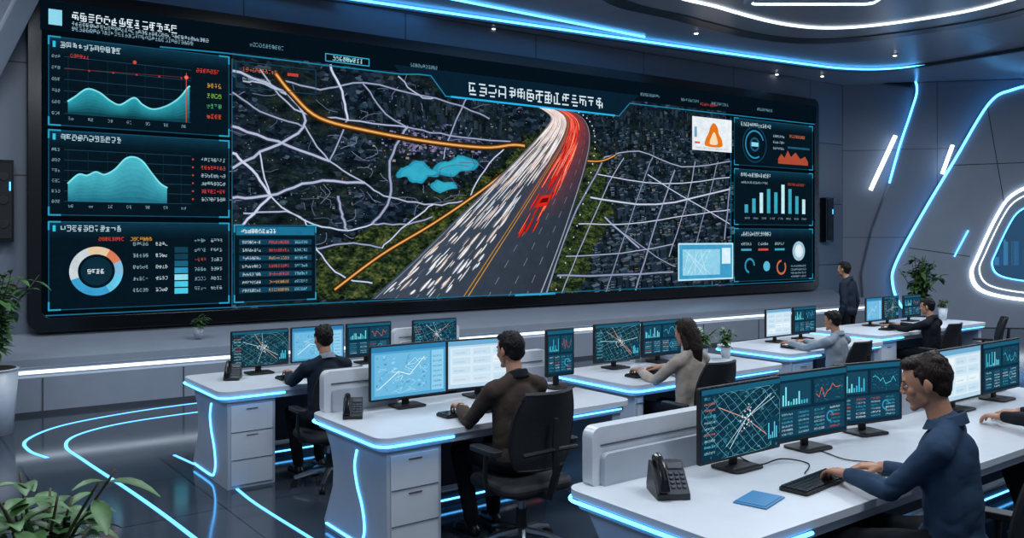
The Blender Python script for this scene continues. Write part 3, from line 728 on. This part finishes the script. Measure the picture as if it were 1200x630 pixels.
def person(name, x, y, heading, s, hands, top, pants, hair, hairstyle='short', yaw=0, pitch=-8, lean=0, stand=False, build=1.0, collar=None):
    H = Matrix.Translation((x, y, 0)) @ Matrix.Rotation(heading, 4, 'Z') @ Matrix.Scale(s, 4); Hi = H.inverted()
    dz = .37 if stand else 0
    V = Vector; b = build
    lx = lean
    neckb = V((0, .01+lx, 1.06+dz)); hc = V((0, .06+lx*1.25, 1.200+dz))
    HR = Matrix.Rotation(math.radians(yaw), 4, 'Z') @ Matrix.Rotation(math.radians(pitch), 4, 'X')
    HM = Matrix.Translation(hc) @ HR @ Matrix.Scale(.96, 4)
    body = [('top', ('e', V((0, .000, .72+dz)), V((.150*b, .112*b, .19)))),
            ('top', ('e', V((0, .006+lx*.6, .88+dz)), V((.163*b, .112*b, .17)))),
            ('top', ('c', V((-.098*b, lx*.8, .93+dz)), V((-.092*b, 0, .62+dz)), .066, .068)), ('top', ('c', V((.098*b, lx*.8, .93+dz)), V((.092*b, 0, .62+dz)), .066, .068)),
            ('top', ('c', V((0, -.03+lx*.8, .95+dz)), V((0, -.03, .62+dz)), .085, .088)),
            ('top', ('c', V((-.145*b, -.005+lx, .992+dz)), V((.145*b, -.005+lx, .992+dz)), .058, .058)),
            ('top', ('c', V((-.12, -.02+lx, 1.005+dz)), V((0, -.015+lx, 1.055+dz)), .046, .052)),
            ('top', ('c', V((.12, -.02+lx, 1.005+dz)), V((0, -.015+lx, 1.055+dz)), .046, .052)),
            ('top', ('e', V((0, -.0, .585+dz)), V((.168*b, .130, .09)))),
            ('pants', ('e', V((0, .0, .545+dz)), V((.168*b, .13, .095))))]
    skinp = []; elb = []
    for sg, tgt in ((-1, hands[0]), (1, hands[1])):
        sh = V((sg*.182*b, lx-.003, .980+dz))
        if tgt is None: wr = V((sg*.245, .03, .455+dz)); F0 = V((0, .1, -1)).normalized(); Uv = V((sg, 0, 0)); pole = V((sg*.3, -1, 0)); Uv = (Uv-F0*Uv.dot(F0)).normalized()
        else:
            wr = Hi @ V(tgt); pole = V((sg*.5, -.35, -.8)); F0 = None
        el, wr2 = ik(sh, wr, .285, .262, pole)
        if F0 is None:
            F0 = (wr2-el); F0.z *= .25; F0 += V((-sg*.03, .10, -.02)); F0.normalize(); Uv = V((0, 0, 1)); Uv = (Uv-F0*Uv.dot(F0)).normalized()
        fd = (wr2-el).normalized(); elb.append(el)
        body += [('top', ('c', sh, sh.lerp(el, .5), .056*b, .050)), ('top', ('c', sh.lerp(el, .5), el, .050, .044)), ('top', ('c', el, el.lerp(wr2, .4), .044, .044)), ('top', ('c', el.lerp(wr2, .4), wr2-fd*.025, .044, .034))]
        skinp.append(hand_prims(wr2, F0, Uv, sg))
        if not stand:
            hp = V((sg*.088, .02, .555)); kn = V((sg*.125, .43, .535/1)); an = V((sg*.12, .40 if sg > 0 else .30, .10)); toe = an+V((sg*.015, .13, -.055))
        else:
            hp = V((sg*.085, 0, .90)); kn = V((sg*.095, .02, .50)); an = V((sg*.10, -.01, .09)); toe = V((sg*.12, .13, .04))
        body += [('pants', ('c', hp, kn, .088, .063)), ('pants', ('c', kn, an+V((0, 0, .02)), .063, .046)),
                 ('shoe', ('c', an+V((0, -.035, -.045)), toe, .038, .034))]
    P, fs, nr = remesh([p for _, p in body], .0105, 8)
    cen = np.array([P[list(f)].mean(0) for f in fs])
    D = np.array([sdist(cen, p) for _, p in body]); arg = D.argmin(0); tags = [t for t, _ in body]
    mm = {'top': top, 'pants': pants, 'shoe': M_shoe}
    mats = [mm[tags[i]] for i in arg]
    out = []
    for p, n in zip(P, nr):
        q = Vector(p)
        near = max([math.exp(-((q-e).length/.09)**2) for e in elb]+[math.exp(-((q.z-.66-dz)/.07)**2)*.6])
        w_ = noise.noise_vector(q*5)*.08
        r1 = (1-abs(noise.noise(Vector((q.x*6+q.z*5, q.y*6, q.z*16))+w_*14))*2)**2
        r2 = (1-abs(noise.noise(Vector((q.x*15, q.y*10, q.z*8))+w_*12+Vector((7, 3, 1))))*2)**2
        amp = 1 if q.z > .12 else .15
        q = q + Vector(n)*amp*(-(.0022+.007*near)*r1-(.0015+.004*near)*r2+.003) + noise.noise_vector(q*7)*.003*amp
        out.append(q)
    mb = MB(); mb.add(out, fs, mats)
    for hpz in skinp:
        P, fs, _ = remesh(hpz, .0040, 2); mb.add([tuple(p) for p in P], fs, M_skin)
    hd_ = [('e', V((0, -.008, .024)), V((.073, .094, .098))), ('e', V((0, .024, -.036)), V((.058, .060, .062))),
           ('c', V((-.010, .068, -.088)), V((.010, .068, -.088)), .017, .017), ('c', V((-.044, .015, -.060)), V((-.012, .060, -.085)), .015, .016), ('c', V((.044, .015, -.060)), V((.012, .060, -.085)), .015, .016),
           ('c', V((0, .085, .022)), V((0, .101, -.018)), .0062, .0085), ('c', V((-.009, .092, -.022)), V((.009, .092, -.022)), .0070, .0070),
           ('c', V((-.032, .074, .030)), V((.032, .074, .030)), .0115, .0115), ('e', V((0, .076, -.052)), V((.023, .014, .017))),
           ('e', V((-.042, .055, -.018)), V((.018, .019, .022))), ('e', V((.042, .055, -.018)), V((.018, .019, .022)))]
    for e in (-1, 1):
        hd_ += [('e', V((e*.076, -.012, -.002)), V((.007, .017, .028))), ('e', V((e*.072, -.008, -.024)), V((.007, .010, .012)))]
    P, fs, _ = remesh(hd_ + [('c', V((0, -.02, -.06)), (HM.inverted() @ neckb), .049, .054)], .0046, 4)
    mb.add([tuple(p) for p in P], fs, M_skin, HM)
    for e in (-1, 1):
        mb.ell((e*.030, .0735, .006), (.0120, .0110, .0058), M_eye, M=HM); mb.ell((e*.030, .0815, .006), (.0048, .0040, .0048), M_iris, M=HM)
        mb.tube([(e*.018, .0815, .0115), (e*.030, .0845, .0125), (e*.042, .077, .0100)], [.0012, .0020, .0010], hair, M=HM)
        mb.tube([(e*.014, .0865, .028), (e*.03, .0860, .033), (e*.047, .075, .029)], [.0025, .0032, .0015], hair, M=HM)
    mb.ell((0, .0885, -.049), (.019, .005, .0036), M_lip, M=HM); mb.ell((0, .0875, -.0560), (.016, .005, .0042), M_lip, M=HM)
    hp = [('e', V((0, -.024, .036)), V((.079, .089, .093))), ('e', V((0, -.056, -.010)), V((.068, .044, .056))),
          ('e', V((0, .022, .091)), V((.062, .062, .033))), ('e', V((.018, .046, .086)), V((.044, .033, .025))),
          ('c', V((-.070, .004, .045)), V((-.0705, .006, .016)), .011, .006), ('c', V((.070, .004, .045)), V((.0705, .006, .016)), .011, .006)]
    rr = random.Random(int(x*100)+5)
    for i in range(30):
        a = rr.uniform(0, 6.28); z = rr.uniform(.02, .10)
        k_ = math.sqrt(max(0, 1-((z-.036)/.098)**2)); px_, py_ = .078*k_*math.cos(a), -.024+.088*k_*math.sin(a)
        if py_ > .035 and z < .06: continue
        st = V((px_*.6+.01, py_*.6, min(.124, z+.035))); hp.append(('c', st, V((px_*1.01, py_*1.01, z)), .011, .006))
    if hairstyle == 'long':
        hp += [('e', V((0, -.03, .035)), V((.087, .094, .100))), ('c', V((0, -.075, 0)), V((0, -.100, -.14)), .070, .062), ('c', V((0, -.100, -.14)), V((.01, -.108, -.27)), .062, .030),
               ('c', V((-.073, -.02, .02)), V((-.068, -.06, -.13)), .018, .028), ('c', V((.073, -.02, .02)), V((.068, -.06, -.13)), .018, .028)]
    P, fs, _ = remesh(hp, .0052, 2)
    o2 = []
    for p in P:
        q = Vector(p); d = q.normalized()
        o2.append(q+d*(.004*noise.noise(Vector((q.x*90, q.y*90, q.z*20)))+.004*noise.noise(q*25)))
    mb.add(o2, fs, hair, HM)
    n_ = 20; cb = collar or top
    vs = []
    for ring_, (rad, zz) in enumerate(((.064, 1.040), (.059, 1.086), (.065, 1.080), (.077, 1.042))):
        for i in range(n_):
            a = 2*math.pi*i/n_; vs.append((rad*math.cos(a), -.012+lx+rad*1.02*math.sin(a)+(.012 if math.sin(a) > .5 else 0)*ring_*.4, zz+dz-.022*math.sin(a)))
    fs = [(r_*n_+i, r_*n_+(i+1) % n_, (r_+1)*n_+(i+1) % n_, (r_+1)*n_+i) for r_ in range(3) for i in range(n_)]
    mb.add(vs, fs, cb)
    return mb.obj(name, H, angle=0)

def cloth(n, c): return mat(n, c, .85, var=.16, scale=12, bump=.5, spec=.2)
C_denim = cloth('denim_shirt', '#2c4058'); C_brown = cloth('brown_jacket', '#3f352f'); C_navy = cloth('navy_jacket', '#1d2836')
C_beige = cloth('beige_sweater', '#a3988e'); C_grey = cloth('grey_shirt', '#8b95a1'); C_blk = cloth('black_jacket', '#14181f'); C_pant = cloth('dark_trousers', '#12151b')
C_col = cloth('shirt_collar', '#8b93a0')
H_dark = mat('hair_black', '#0d0b0b', .5, var=.4, scale=60, bump=.8, stretch=(3, 3, .6), spec=.25); H_br = mat('hair_brown', '#1f140e', .5, var=.45, scale=60, bump=.8, stretch=(3, 3, .6), spec=.25)

def chair(x, y, heading, s=1.0, seat=.46):
    e = empty('office_chair', Matrix.Translation((x, y, 0)) @ Matrix.Rotation(heading, 4, 'Z') @ Matrix.Scale(s, 4))
    mb = MB()
    for i in range(5):
        a = math.radians(72*i+18); c, sn = math.cos(a), math.sin(a)
        mb.tube([(0, 0, .13), (c*.15, sn*.15, .115), (c*.29, sn*.29, .075)], [.028, .024, .016], M_chrome, 8)
        for k in (-.014, .014): mb.cyl((c*.29-sn*k-sn*.009, sn*.29+c*k+c*.009, .029), (c*.29-sn*k+sn*.009, sn*.29+c*k-c*.009, .029), .029, .029, M_blackm, 12)
    mb.cyl((0, 0, .1), (0, 0, seat-.09), .028, .022, M_chrome); mb.cyl((0, 0, .1), (0, 0, .26), .036, .034, M_blackm)
    mb.box((0, 0, seat-.085), (.24, .26, .04), M_blackm)
    mb.obj('base', parent=e)
    mb = MB(); mb.prism(rrect(-.25, -.23, .25, .25, .09), seat-.065, seat+.003, M_mesh); mb.obj('seat', parent=e, bevel=.025)
    mb = MB(); nx, nz = 10, 12; vs = []
    z0, z1 = .55, 1.00
    for th in (0, .028):
        for j in range(nz+1):
            t = j/nz; z = z0+(z1-z0)*t
            hw = .226*(1-.16*(2*t-1)**4)*(.88+.12*math.sin(math.pi*min(1, t*1.1)))
            for i in range(nx+1):
                q = i/nx*2-1
                yy = -.225-.07*t+.055*q*q+.03*math.sin(math.pi*t*.9+.3)
                vs.append((q*hw, yy-th, z))
    W = nx+1; N = W*(nz+1); fs = []
    for j in range(nz):
        for i in range(nx):
            a = j*W+i; fs.append((a, a+1, a+1+W, a+W)[::-1]); fs.append((N+a, N+a+1, N+a+1+W, N+a+W))
    bd = [i for i in range(W)]+[j*W+nx for j in range(1, nz+1)]+[nz*W+i for i in range(nx-1, -1, -1)]+[j*W for j in range(nz-1, 0, -1)]
    for k in range(len(bd)):
        a, b_ = bd[k], bd[(k+1) % len(bd)]; fs.append((a, b_, N+b_, N+a))
    mb.add(vs, fs, M_mesh)
    rim = [Vector(vs[N+k])+Vector((0, .012, 0)) for k in bd]; rim.append(rim[0])
    mb.tube(rim, .014, M_blackm)
    mb.tube([(0, -.05, seat-.08), (0, -.27, seat-.06), (0, -.325, seat+.08), (0, -.315, .72), (0, -.325, .86)], [.03, .028, .024, .022, .016], M_blackm, 8)
    mb.tube([(-.2, -.275, .66), (0, -.325, .68), (.2, -.275, .66)], .014, M_blackm, 8)
    mb.obj('backrest', parent=e)
    mb = MB()
    for k in (-1, 1):
        mb.tube([(k*.12, -.02, seat-.075), (k*.27, -.02, seat-.06), (k*.295, -.03, seat+.05), (k*.29, -.04, seat+.19)], .016, M_blackm, 8)
        mb.prism(rrect(k*.29-.04, -.16, k*.29+.04, .10, .035), seat+.185, seat+.215, M_blackm)
    mb.obj('armrests', parent=e, bevel=.006)
    return e

# ------------------------------------------------------------------ desk equipment
def RZ(x, y, z, a): return Matrix.Translation((x, y, z)) @ Matrix.Rotation(a, 4, 'Z')
DZ = .75
def mon_gfx(c, w, h, style, seed):
    r = random.Random(seed); x0, x1, y0, y1 = -w/2, w/2, -h/2, h/2
    X = lambda t: x0+t*w
    Yf = lambda t: y0+t*h
    if style in ('map', 'city'):
        c.rect(x0, y0, x1, y1, '#0f3042' if style == 'map' else '#15303c', 0)
        for i in range(260):
            a, b_ = X(r.uniform(.0, .95)), Yf(r.random()*.92); c.rect(a, b_, a+w*r.uniform(.008, .04), b_+h*r.uniform(.01, .05), r.choice(['#164458', '#1e5268', '#0e2a3c', '#2a6478', '#1c4440', '#3a788c']), 1)
        A = r.uniform(.3, .8); ca, sa = math.cos(A), math.sin(A)
        def clip(p): return (min(max(p[0], x0), x1), min(max(p[1], y0), Yf(.92)))
        for i in range(11):
            for q in (0, 1):
                o = (i/10-.5)*w*.9+r.uniform(-.01, .01); pts = []
                for k in range(9):
                    l = (k/8-.5)*w*1.0; px, py = (ca*l-sa*o, sa*l+ca*o) if q else (sa*l+ca*o, -ca*l*.9+sa*o)
                    pts.append(clip((px+r.uniform(-.005, .005)+w*.05, py*.7+r.uniform(-.005, .005))))
                c.line([p for p in pts], w*.003, r.choice(['#4f93a8', '#3a7c92', '#6cb0c2']), 2)
        for k in range(3):
            a = r.uniform(0, 6.28); c.line([clip((w*.05+w*.45*math.cos(a), h*.45*math.sin(a))), (w*.05, 0), clip((w*.05-w*.4*math.cos(a+.3), -h*.45*math.sin(a+.3)))], w*.006, r.choice(['#c9e2ec', '#d8a08c', '#a8c8d4']), 3)
        for k in range(30):
            a, b_ = w*.05+r.gauss(0, w*.05), r.gauss(0, h*.08); c.rect(a, b_, a+w*.014, b_+h*.02, r.choice(['#e8f4f8', '#e08a78', '#9fd4e2']), 4)
        c.rect(X(0), Yf(.93), X(1), Yf(1), '#1a5a76', 5)
        for k in range(9): c.text(X(.03), Yf(.1+k*.085), X(.16), h*.03, r.choice(['#9fd0de', '#57c0da', '#d8745c']), 5, r)
        c.rect(X(.82), Yf(.1), X(.98), Yf(.45), '#103a4e', 4)
        for k in range(5): c.rect(X(.84+k*.026), Yf(.13), X(.855+k*.026), Yf(.16+r.random()*.22), '#4fc4de', 5)
    elif style == 'light':
        c.rect(x0, y0, x1, y1, '#4f9ecb', 0); c.rect(X(.04), Yf(.06), X(.78), Yf(.86), '#6db6dc', 1)
        for i in range(60): a, b_ = X(r.uniform(.05, .72)), Yf(r.uniform(.08, .8)); c.rect(a, b_, a+w*r.uniform(.01, .05), b_+h*r.uniform(.01, .05), r.choice(['#7dc2e4', '#5ca6cf', '#8fcdea', '#4a96c2']), 2)
        for i in range(16):
            a, b_ = X(.08+r.random()*.6), Yf(.1+r.random()*.6); p = [(a, b_)]
            for k in range(3): p.append((min(max(p[-1][0]+w*r.uniform(-.12, .14), X(.05)), X(.77)), min(max(p[-1][1]+h*r.uniform(-.12, .16), Yf(.07)), Yf(.85))))
            c.line(p, w*.004, r.choice(['#d5f0fa', '#3c88b6', '#a8dcf2']), 3)
        c.line([(X(.1), Yf(.2)), (X(.35), Yf(.5)), (X(.5), Yf(.42)), (X(.7), Yf(.75))], w*.008, '#eefafe', 4)
        c.rect(X(.8), Yf(.06), X(.97), Yf(.86), '#8ccaea', 1)
        for k in range(7): c.text(X(.82), Yf(.12+k*.1), X(.95), h*.035, '#1f5c82', 3, r)
        c.rect(x0, Yf(.9), x1, y1, '#2c7cac', 1)
    elif style == 'white':
        c.rect(x0, y0, x1, y1, '#b4d2e6', 0); c.rect(X(.03), Yf(.08), X(.97), Yf(.86), '#d2e6f2', 1); c.rect(x0, Yf(.9), x1, y1, '#6ba7cc', 1)
        for k in range(4):
            for j in range(3): c.rect(X(.06+j*.31), Yf(.12+k*.19), X(.33+j*.31), Yf(.26+k*.19), r.choice(['#c2dced', '#e2eff7', '#cadfee']), 2); c.text(X(.08+j*.31), Yf(.16+k*.19), X(.26+j*.31), h*.03, '#8aaec4', 3, r)
    else:
        c.rect(x0, y0, x1, y1, '#0e2b3e', 0); c.rect(x0, Yf(.92), x1, y1, '#1a5a76', 1)
        c.rect(X(.03), Yf(.5), X(.47), Yf(.88), '#18445a', 1); c.rect(X(.52), Yf(.5), X(.97), Yf(.88), '#153e54', 1); c.rect(X(.03), Yf(.05), X(.97), Yf(.45), '#153e54', 1)
        for k in range(10): c.rect(X(.07+k*.037), Yf(.53), X(.09+k*.037), Yf(.55+r.random()*.28), r.choice(['#3fb8d4', '#7fe0ee']), 2)
        p = [(X(.55+k*.04), Yf(.56+.25*r.random())) for k in range(10)]; c.line(p, w*.006, '#e2683e' if seed % 2 else '#4fd0e6', 2)
        for i in range(50): a, b_ = X(r.uniform(.53, .94)), Yf(r.uniform(.52, .85)); c.rect(a, b_, a+w*.02, b_+h*.012, r.choice(['#1f5a70', '#2a7088']), 1.5)
        for k in range(6):
            for j in range(4): c.text(X(.06+j*.23), Yf(.08+k*.06), X(.22+j*.23), h*.03, r.choice(['#9fd0de', '#4fb4ce', '#d85040' if r.random() < .4 else '#cfe6ee', '#3a8aa4']), 2, r)
        c.disc(X(.75), Yf(.26), h*.09, '#2f8fb2', 3, 16, 0, 290, h*.06)

def monitor(x, y, ang, w, h, style, seed, zb=.06):
    e = empty('computer_monitor', RZ(x, y, DZ+.002, ang)); zc = zb+h/2
    mb = MB()
    mb.prism(rrect(-w/2, zb, w/2, zb+h, .012), 0, .022, M_blackm, Matrix(((1,0,0,0),(0,0,-1,.022),(0,1,0,0),(0,0,0,1))))
    mb.box((0, .035, zc), (w*.5, .03, h*.5), M_blackm)
    mb.obj('screen_housing', parent=e, bevel=.004)
    mb = MB(); mb.prism(rrect(-.11, -.06, .11, .12, .03), .0, .012, M_blackm); mb.box((0, .055, .09+zb*.5), (.05, .018, .18+zb), M_blackm)
    mb.obj('stand', parent=e, bevel=.003)
    c = CM(.0006); mon_gfx(c, w-.022, h-.026, style, seed)
    c.obj('screen_image', M_mon, Matrix(((1,0,0,0),(0,0,-1,-.0012),(0,1,0,zc+.002),(0,0,0,1))), e)

def keyboard(x, y, ang):
    mb = MB(); M = RZ(x, y, DZ+.002, ang)
    mb.prism(rrect(-.22, -.07, .22, .07, .012), 0, .014, M_blackm)
    for r in range(5):
        for k in range(15): mb.box((-.198+k*.0283, -.052+r*.026, .018), (.023, .021, .008), M_black)
    mb.obj('keyboard', M, smooth=False)
def mouse(x, y, ang):
    mb = MB(); mb.ell((0, 0, .022), (.031, .056, .020), M_blackm); mb.box((0, .02, .040), (.004, .02, .004), M_chrome); mb.obj('computer_mouse', RZ(x, y, DZ+.001, ang))
def phone(x, y, ang, s=1.0):
    mb = MB()
    MX = Matrix(((0,0,1,0),(1,0,0,0),(0,1,0,0),(0,0,0,1)))
    mb.prism([(-.085, 0), (.075, 0), (.080, .02), (.045, .118), (.028, .120), (-.085, .022)], -.062, .062, M_phone, MX)
    T = Matrix.Translation((0, -.078, .026)) @ Matrix.Rotation(math.radians(41), 4, 'X')
    mb.tube([(-.036, .000, .012), (-.036, .022, .040), (-.036, .118, .040), (-.036, .142, .014)], [.022, .015, .015, .022], M_black, 10, T)
    for i in range(4):
        for j in range(3): mb.box((.004+j*.021, .022+i*.019, .003), (.015, .013, .010), M_dgrey, T)
    mb.box((.026, .112, .003), (.058, .028, .008), M_dgrey, T)
    mb.obj('desk_phone', RZ(x, y, DZ+.001, ang) @ Matrix.Scale(s, 4), bevel=.003)

class Desk:
    def __init__(s, F, L, D=.97, ped=.44, part=None, right_leg=True, th=TH):
        s.F = F; s.th = th; s.M = RZ(F[0], F[1], 0, th)
        mb = MB()
        out = rrect(0, 0, L, D, .09, 6)
        mb.prism(out, .712, DZ, M_desk)
        inn = rrect(.03, .03, L-.03, D-.03, .07, 6); mb.prism(inn, .66, .712, M_desk2)
        left = [p for p in rrect(-.004, -.004, L, D+.004, .09, 6)]
        pts = [(p[0], p[1], .700) for p in left[7:21]]+[(.50, -.004, .700)]
        mb.tube(pts, .009, M_cyan)
        if L > 1.6: mb.tube([(L*.62, -.002, .697), (L-.12, -.002, .697)], .006, M_cyan)
        MYZ = Matrix(((0,0,1,0),(1,0,0,0),(0,1,0,0),(0,0,0,1)))
        prof = [(.05, 0), (.88, 0), (.90, .05), (.84, .16), (.77, .30), (.76, .42), (.80, .54), (.90, .67), (.05, .67)]
        mb.prism(prof, .07, ped, M_desk2, MYZ)
        mb.box(((.07+ped)/2, .045, .33), (ped-.12, .012, .60), M_desk)
        for z in (.22, .43): mb.box(((.07+ped)/2, .037, z), (ped-.12, .008, .004), M_seam)
        for z in (.40, .60): mb.box(((.07+ped)/2, .036, z), (.09, .008, .006), M_dgrey)
        c = catmull([(.42, .60), (.45, .50), (.42, .39), (.35, .27), (.32, .15), (.35, .07), (.44, .035), (.86, .035)], 6)
        mb.tube([(.066, p.x, p.y) for p in c], .008, M_cyan)
        if right_leg: mb.prism(prof, L-.16, L-.08, M_desk2, MYZ)
        mb.box(((ped+L-.1)/2, .80, .40), (L-.1-ped, .02, .52), M_dgrey)
        mb.tube([(ped+.02, .76, .05), (L-.2, .76, .05)], .007, M_cyan)
        mb.box(((ped+L-.1)/2, .79, .05), (L-.1-ped, .05, .10), M_dgrey)
        MXZ2 = Matrix(((1,0,0,0),(0,0,-1,0),(0,1,0,0),(0,0,0,1)))
        if part:
            for a, b_ in part:
                mb.prism(rrect(a, DZ-.02, b_, DZ+.27, .05), -(D-.02), -(D-.09), M_desk, MXZ2)
                mb.prism(rrect(a+.05, DZ-.02, b_-.03, DZ+.15, .03), -(D-.09), -(D-.12), M_desk2, MXZ2)
                mb.box(((a+b_)/2, D-.092, DZ+.185), (b_-a-.1, .012, .006), M_seam)
        mb.obj('control_desk', s.M, bevel=.006)
    def p(s, a, e):
        v = s.M @ Vector((a, e, 0)); return v.x, v.y
    def mon(s, a, e, w, style, seed, h=None, yaw=0, zb=.06):
        x, y = s.p(a, e); monitor(x, y, s.th+math.radians(yaw), w, h or w*.585, style, seed, zb)
    def kb(s, a, e): x, y = s.p(a, e); keyboard(x, y, s.th)
    def ms(s, a, e): x, y = s.p(a, e); mouse(x, y, s.th)
    def ph(s, a, e, k=1.0, yaw=0): x, y = s.p(a, e); phone(x, y, s.th+yaw, k)
    def worker(s, name, a, e, sc, top, pants, hair, spread=.13, reach=.40, **kw):
        x, y = s.p(a, e); w1 = s.p(a-spread, e+reach); w2 = s.p(a+spread, e+reach)
        z = DZ+.056*sc+.010
        chair(*s.p(a, e-.06), s.th+kw.pop('cyaw', 0), sc)
        return person(name, x, y, s.th, sc, ((w1[0], w1[1], z), (w2[0], w2[1], z)), top, pants, hair, **kw)

A = Desk((-2.16, 6.32), 2.75, part=[(1.95, 2.7)])
A.mon(.56, .68, .50, 'city', 1, .31); A.mon(1.08, .68, .50, 'light', 2, .31); A.mon(1.58, .68, .46, 'data', 3, .31); A.mon(2.3, .70, .50, 'map', 4, .30)
A.kb(.78, .30); A.ph(.28, .55, 1, -.5); A.worker('seated_man', .76, -.18, .92, C_navy, C_pant, H_dark, reach=.44, collar=C_col)
B = Desk((-.75, 4.85), 2.02, part=[(.06, .62), (1.3, 1.95)])
B.mon(.61, .72, .60, 'light', 5, .37); B.mon(1.22, .74, .56, 'white', 6, .36, yaw=-6); B.mon(1.90, .66, .28, 'data', 7, .36, zb=.09)
B.kb(.82, .30); B.ms(1.12, .3); B.ph(.16, .66, 1, -.5)
B.worker('seated_man', .84, -.17, 1.0, C_brown, C_pant, H_dark, yaw=6, reach=.42, collar=C_blk)
D_ = Desk((.94, 6.6), 1.95, ped=.16, part=[(.9, 1.85)])
D_.mon(.53, .72, .56, 'city', 8, .34); D_.mon(1.11, .74, .52, 'data', 10, .33)
D_.kb(.48, .30); D_.worker('seated_woman', .45, -.18, .95, C_beige, C_pant, H_br, hairstyle='long', reach=.43, build=.9)
E_ = Desk((2.75, 8.4), 1.75, part=None)
E_.mon(.72, .66, .46, 'white', 11, .31); E_.mon(1.2, .66, .44, 'data', 12, .31); E_.kb(.55, .3)
E_.worker('seated_man', .50, -.18, .88, C_grey, C_pant, H_dark, yaw=10, reach=.46)
F_ = Desk((4.30, 9.95), 2.7, part=None)
F_.mon(1.0, .66, .38, 'light', 13, .31); F_.mon(1.42, .66, .38, 'city', 14, .31); F_.mon(2.0, .68, .46, 'data', 15, .3); F_.kb(.8, .3)
F_.worker('seated_man', .82, -.18, .88, C_blk, C_pant, H_dark, yaw=15, reach=.46)
chair(*F_.p(1.75, -.35), TH+.5, .9)
Cd = Desk((.82, 3.17), 4.5, part=[(.10, 1.25), (2.35, 4.3)])
Cd.mon(.90, .66, .63, 'map', 16, .37); Cd.mon(1.53, .68, .60, 'data', 17, .37, yaw=-4); Cd.mon(2.11, .69, .54, 'data', 18, .36, yaw=-12)
Cd.mon(3.24, .70, .58, 'white', 19, .36); Cd.mon(3.84, .70, .58, 'data', 20, .36)
Cd.ph(.30, .60, 1.2, -.55)
keyboard(1.42, 3.98, TH+.10); mouse(1.80, 4.13, TH+.2)
mb = MB(); mb.box((0, 0, .004), (.21, .15, .006), M_paper); mb.box((.005, .004, .0085), (.19, .135, .003), M_paper); mb.obj('blue_folder', RZ(1.08, 3.73, DZ, TH+.25), bevel=.001)
mb = MB()
mb.tube([(p.x, p.y, p.z) for p in catmull([(1.42, 4.14, DZ+.006), (1.50, 4.32, DZ+.006), (1.38, 4.36, DZ+.02), (1.25, 4.30, DZ+.006), (1.18, 4.36, DZ+.02), (1.20, 4.50, DZ+.006)], 6)], .0035, M_black)
mb.tube([(p.x, p.y, p.z) for p in catmull([(1.83, 4.19, DZ+.008), (1.85, 4.33, DZ+.006), (1.72, 4.40, DZ+.006), (1.66, 4.56, DZ+.006), (1.60, 4.62, DZ+.01)], 6)], .003, M_black)
mb.obj('desk_cable')
hC = TH+math.radians(18)
person('seated_man', 1.86, 3.60, hC, 1.06, ((1.53, 3.90, DZ+.070), (1.74, 4.02, DZ+.070)), C_denim, C_pant, H_br, yaw=6, pitch=-14, lean=.03)
chair(1.905, 3.54, hC-.1, 1.04)
Cd.worker('seated_man', 3.02, -.20, 1.02, C_blk, C_pant, H_dark, reach=.50, spread=.12)

person('standing_man', 4.72, 12.0, TH+.15, .92, (None, None), C_navy, C_pant, H_dark, yaw=0, pitch=2, stand=True)

# ------------------------------------------------------------------ plants
def plant(name, x, y, z, h, spread, nst, nl, ls, pot=(.2, .4), seed=0):
    r = random.Random(seed); mb = MB(); pr, ph_ = pot
    if ph_:
        mb.cyl((0, 0, 0), (0, 0, ph_), pr*.78, pr, M_pot, 24); mb.cyl((0, 0, ph_), (0, 0, ph_+.012), pr*1.04, pr*1.04, M_pot, 24); mb.cyl((0, 0, ph_+.012), (0, 0, ph_+.016), pr*.9, pr*.9, M_soil, 24)
    for i in range(nst):
        a = r.uniform(0, 6.28); tilt = r.uniform(.15, 1)*spread; top = Vector((math.cos(a)*tilt, math.sin(a)*tilt, ph_+(h-ph_)*r.uniform(.6, 1)))
        st = catmull([(0, 0, ph_), (top.x*.25, top.y*.25, ph_+(top.z-ph_)*.5), tuple(top)], 5)
        mb.tube(st, [.004+ .006*(1-k/len(st)) for k in range(len(st))], M_stem, 5)
        for j in range(nl):
            t = r.uniform(.35, 1); p = st[int(t*(len(st)-1))]; b = r.uniform(0, 6.28); el = r.uniform(-.3, .8); L = ls*r.uniform(.6, 1.15); Wd = L*r.uniform(.34, .48)
            d = Vector((math.cos(b)*math.cos(el), math.sin(b)*math.cos(el), math.sin(el))); sd = d.cross(Vector((0, 0, 1))).normalized(); up = sd.cross(d)
            vs = []; fs = []
            N_ = 5
            for k in range(N_+1):
                tt = k/N_; c = p+d*L*tt-Vector((0, 0, 1))*L*.35*tt*tt; ww = Wd*.5*math.sin(math.pi*(tt*.92+.04))
                vs += [c-sd*ww+up*ww*.35, c, c+sd*ww+up*ww*.35]
            for k in range(N_):
                o = k*3; fs += [(o, o+1, o+4, o+3), (o+1, o+2, o+5, o+4)]
            mb.add(vs, fs, M_leaf)
    mb.obj(name, Matrix.Translation((x, y, z)), angle=0)
plant('potted_plant', -5.02, 8.25, 0, 1.62, .48, 24, 16, .18, (.22, .62), 1)
plant('potted_plant', -1.66, 3.0, 0, 1.08, .36, 18, 12, .17, (.17, .45), 2)
plant('potted_tree', 7.15, 15.0, 0, 1.62, .42, 22, 16, .20, (.2, .5), 3)
plant('small_potted_plant', -3.80, 10.35, .70, .26, .12, 8, 7, .09, (.06, .10), 4)
x, y = D_.p(1.58, .66); plant('small_potted_plant', x, y, DZ+.001, .32, .13, 9, 9, .09, (.05, .09), 5)
x, y = D_.p(1.82, .58); plant('small_potted_plant', x, y, DZ+.001, .28, .12, 9, 9, .08, (.05, .09), 6)
x, y = F_.p(2.48, .50); plant('small_potted_plant', x, y, DZ+.001, .30, .10, 8, 7, .08, (.06, .16), 7)
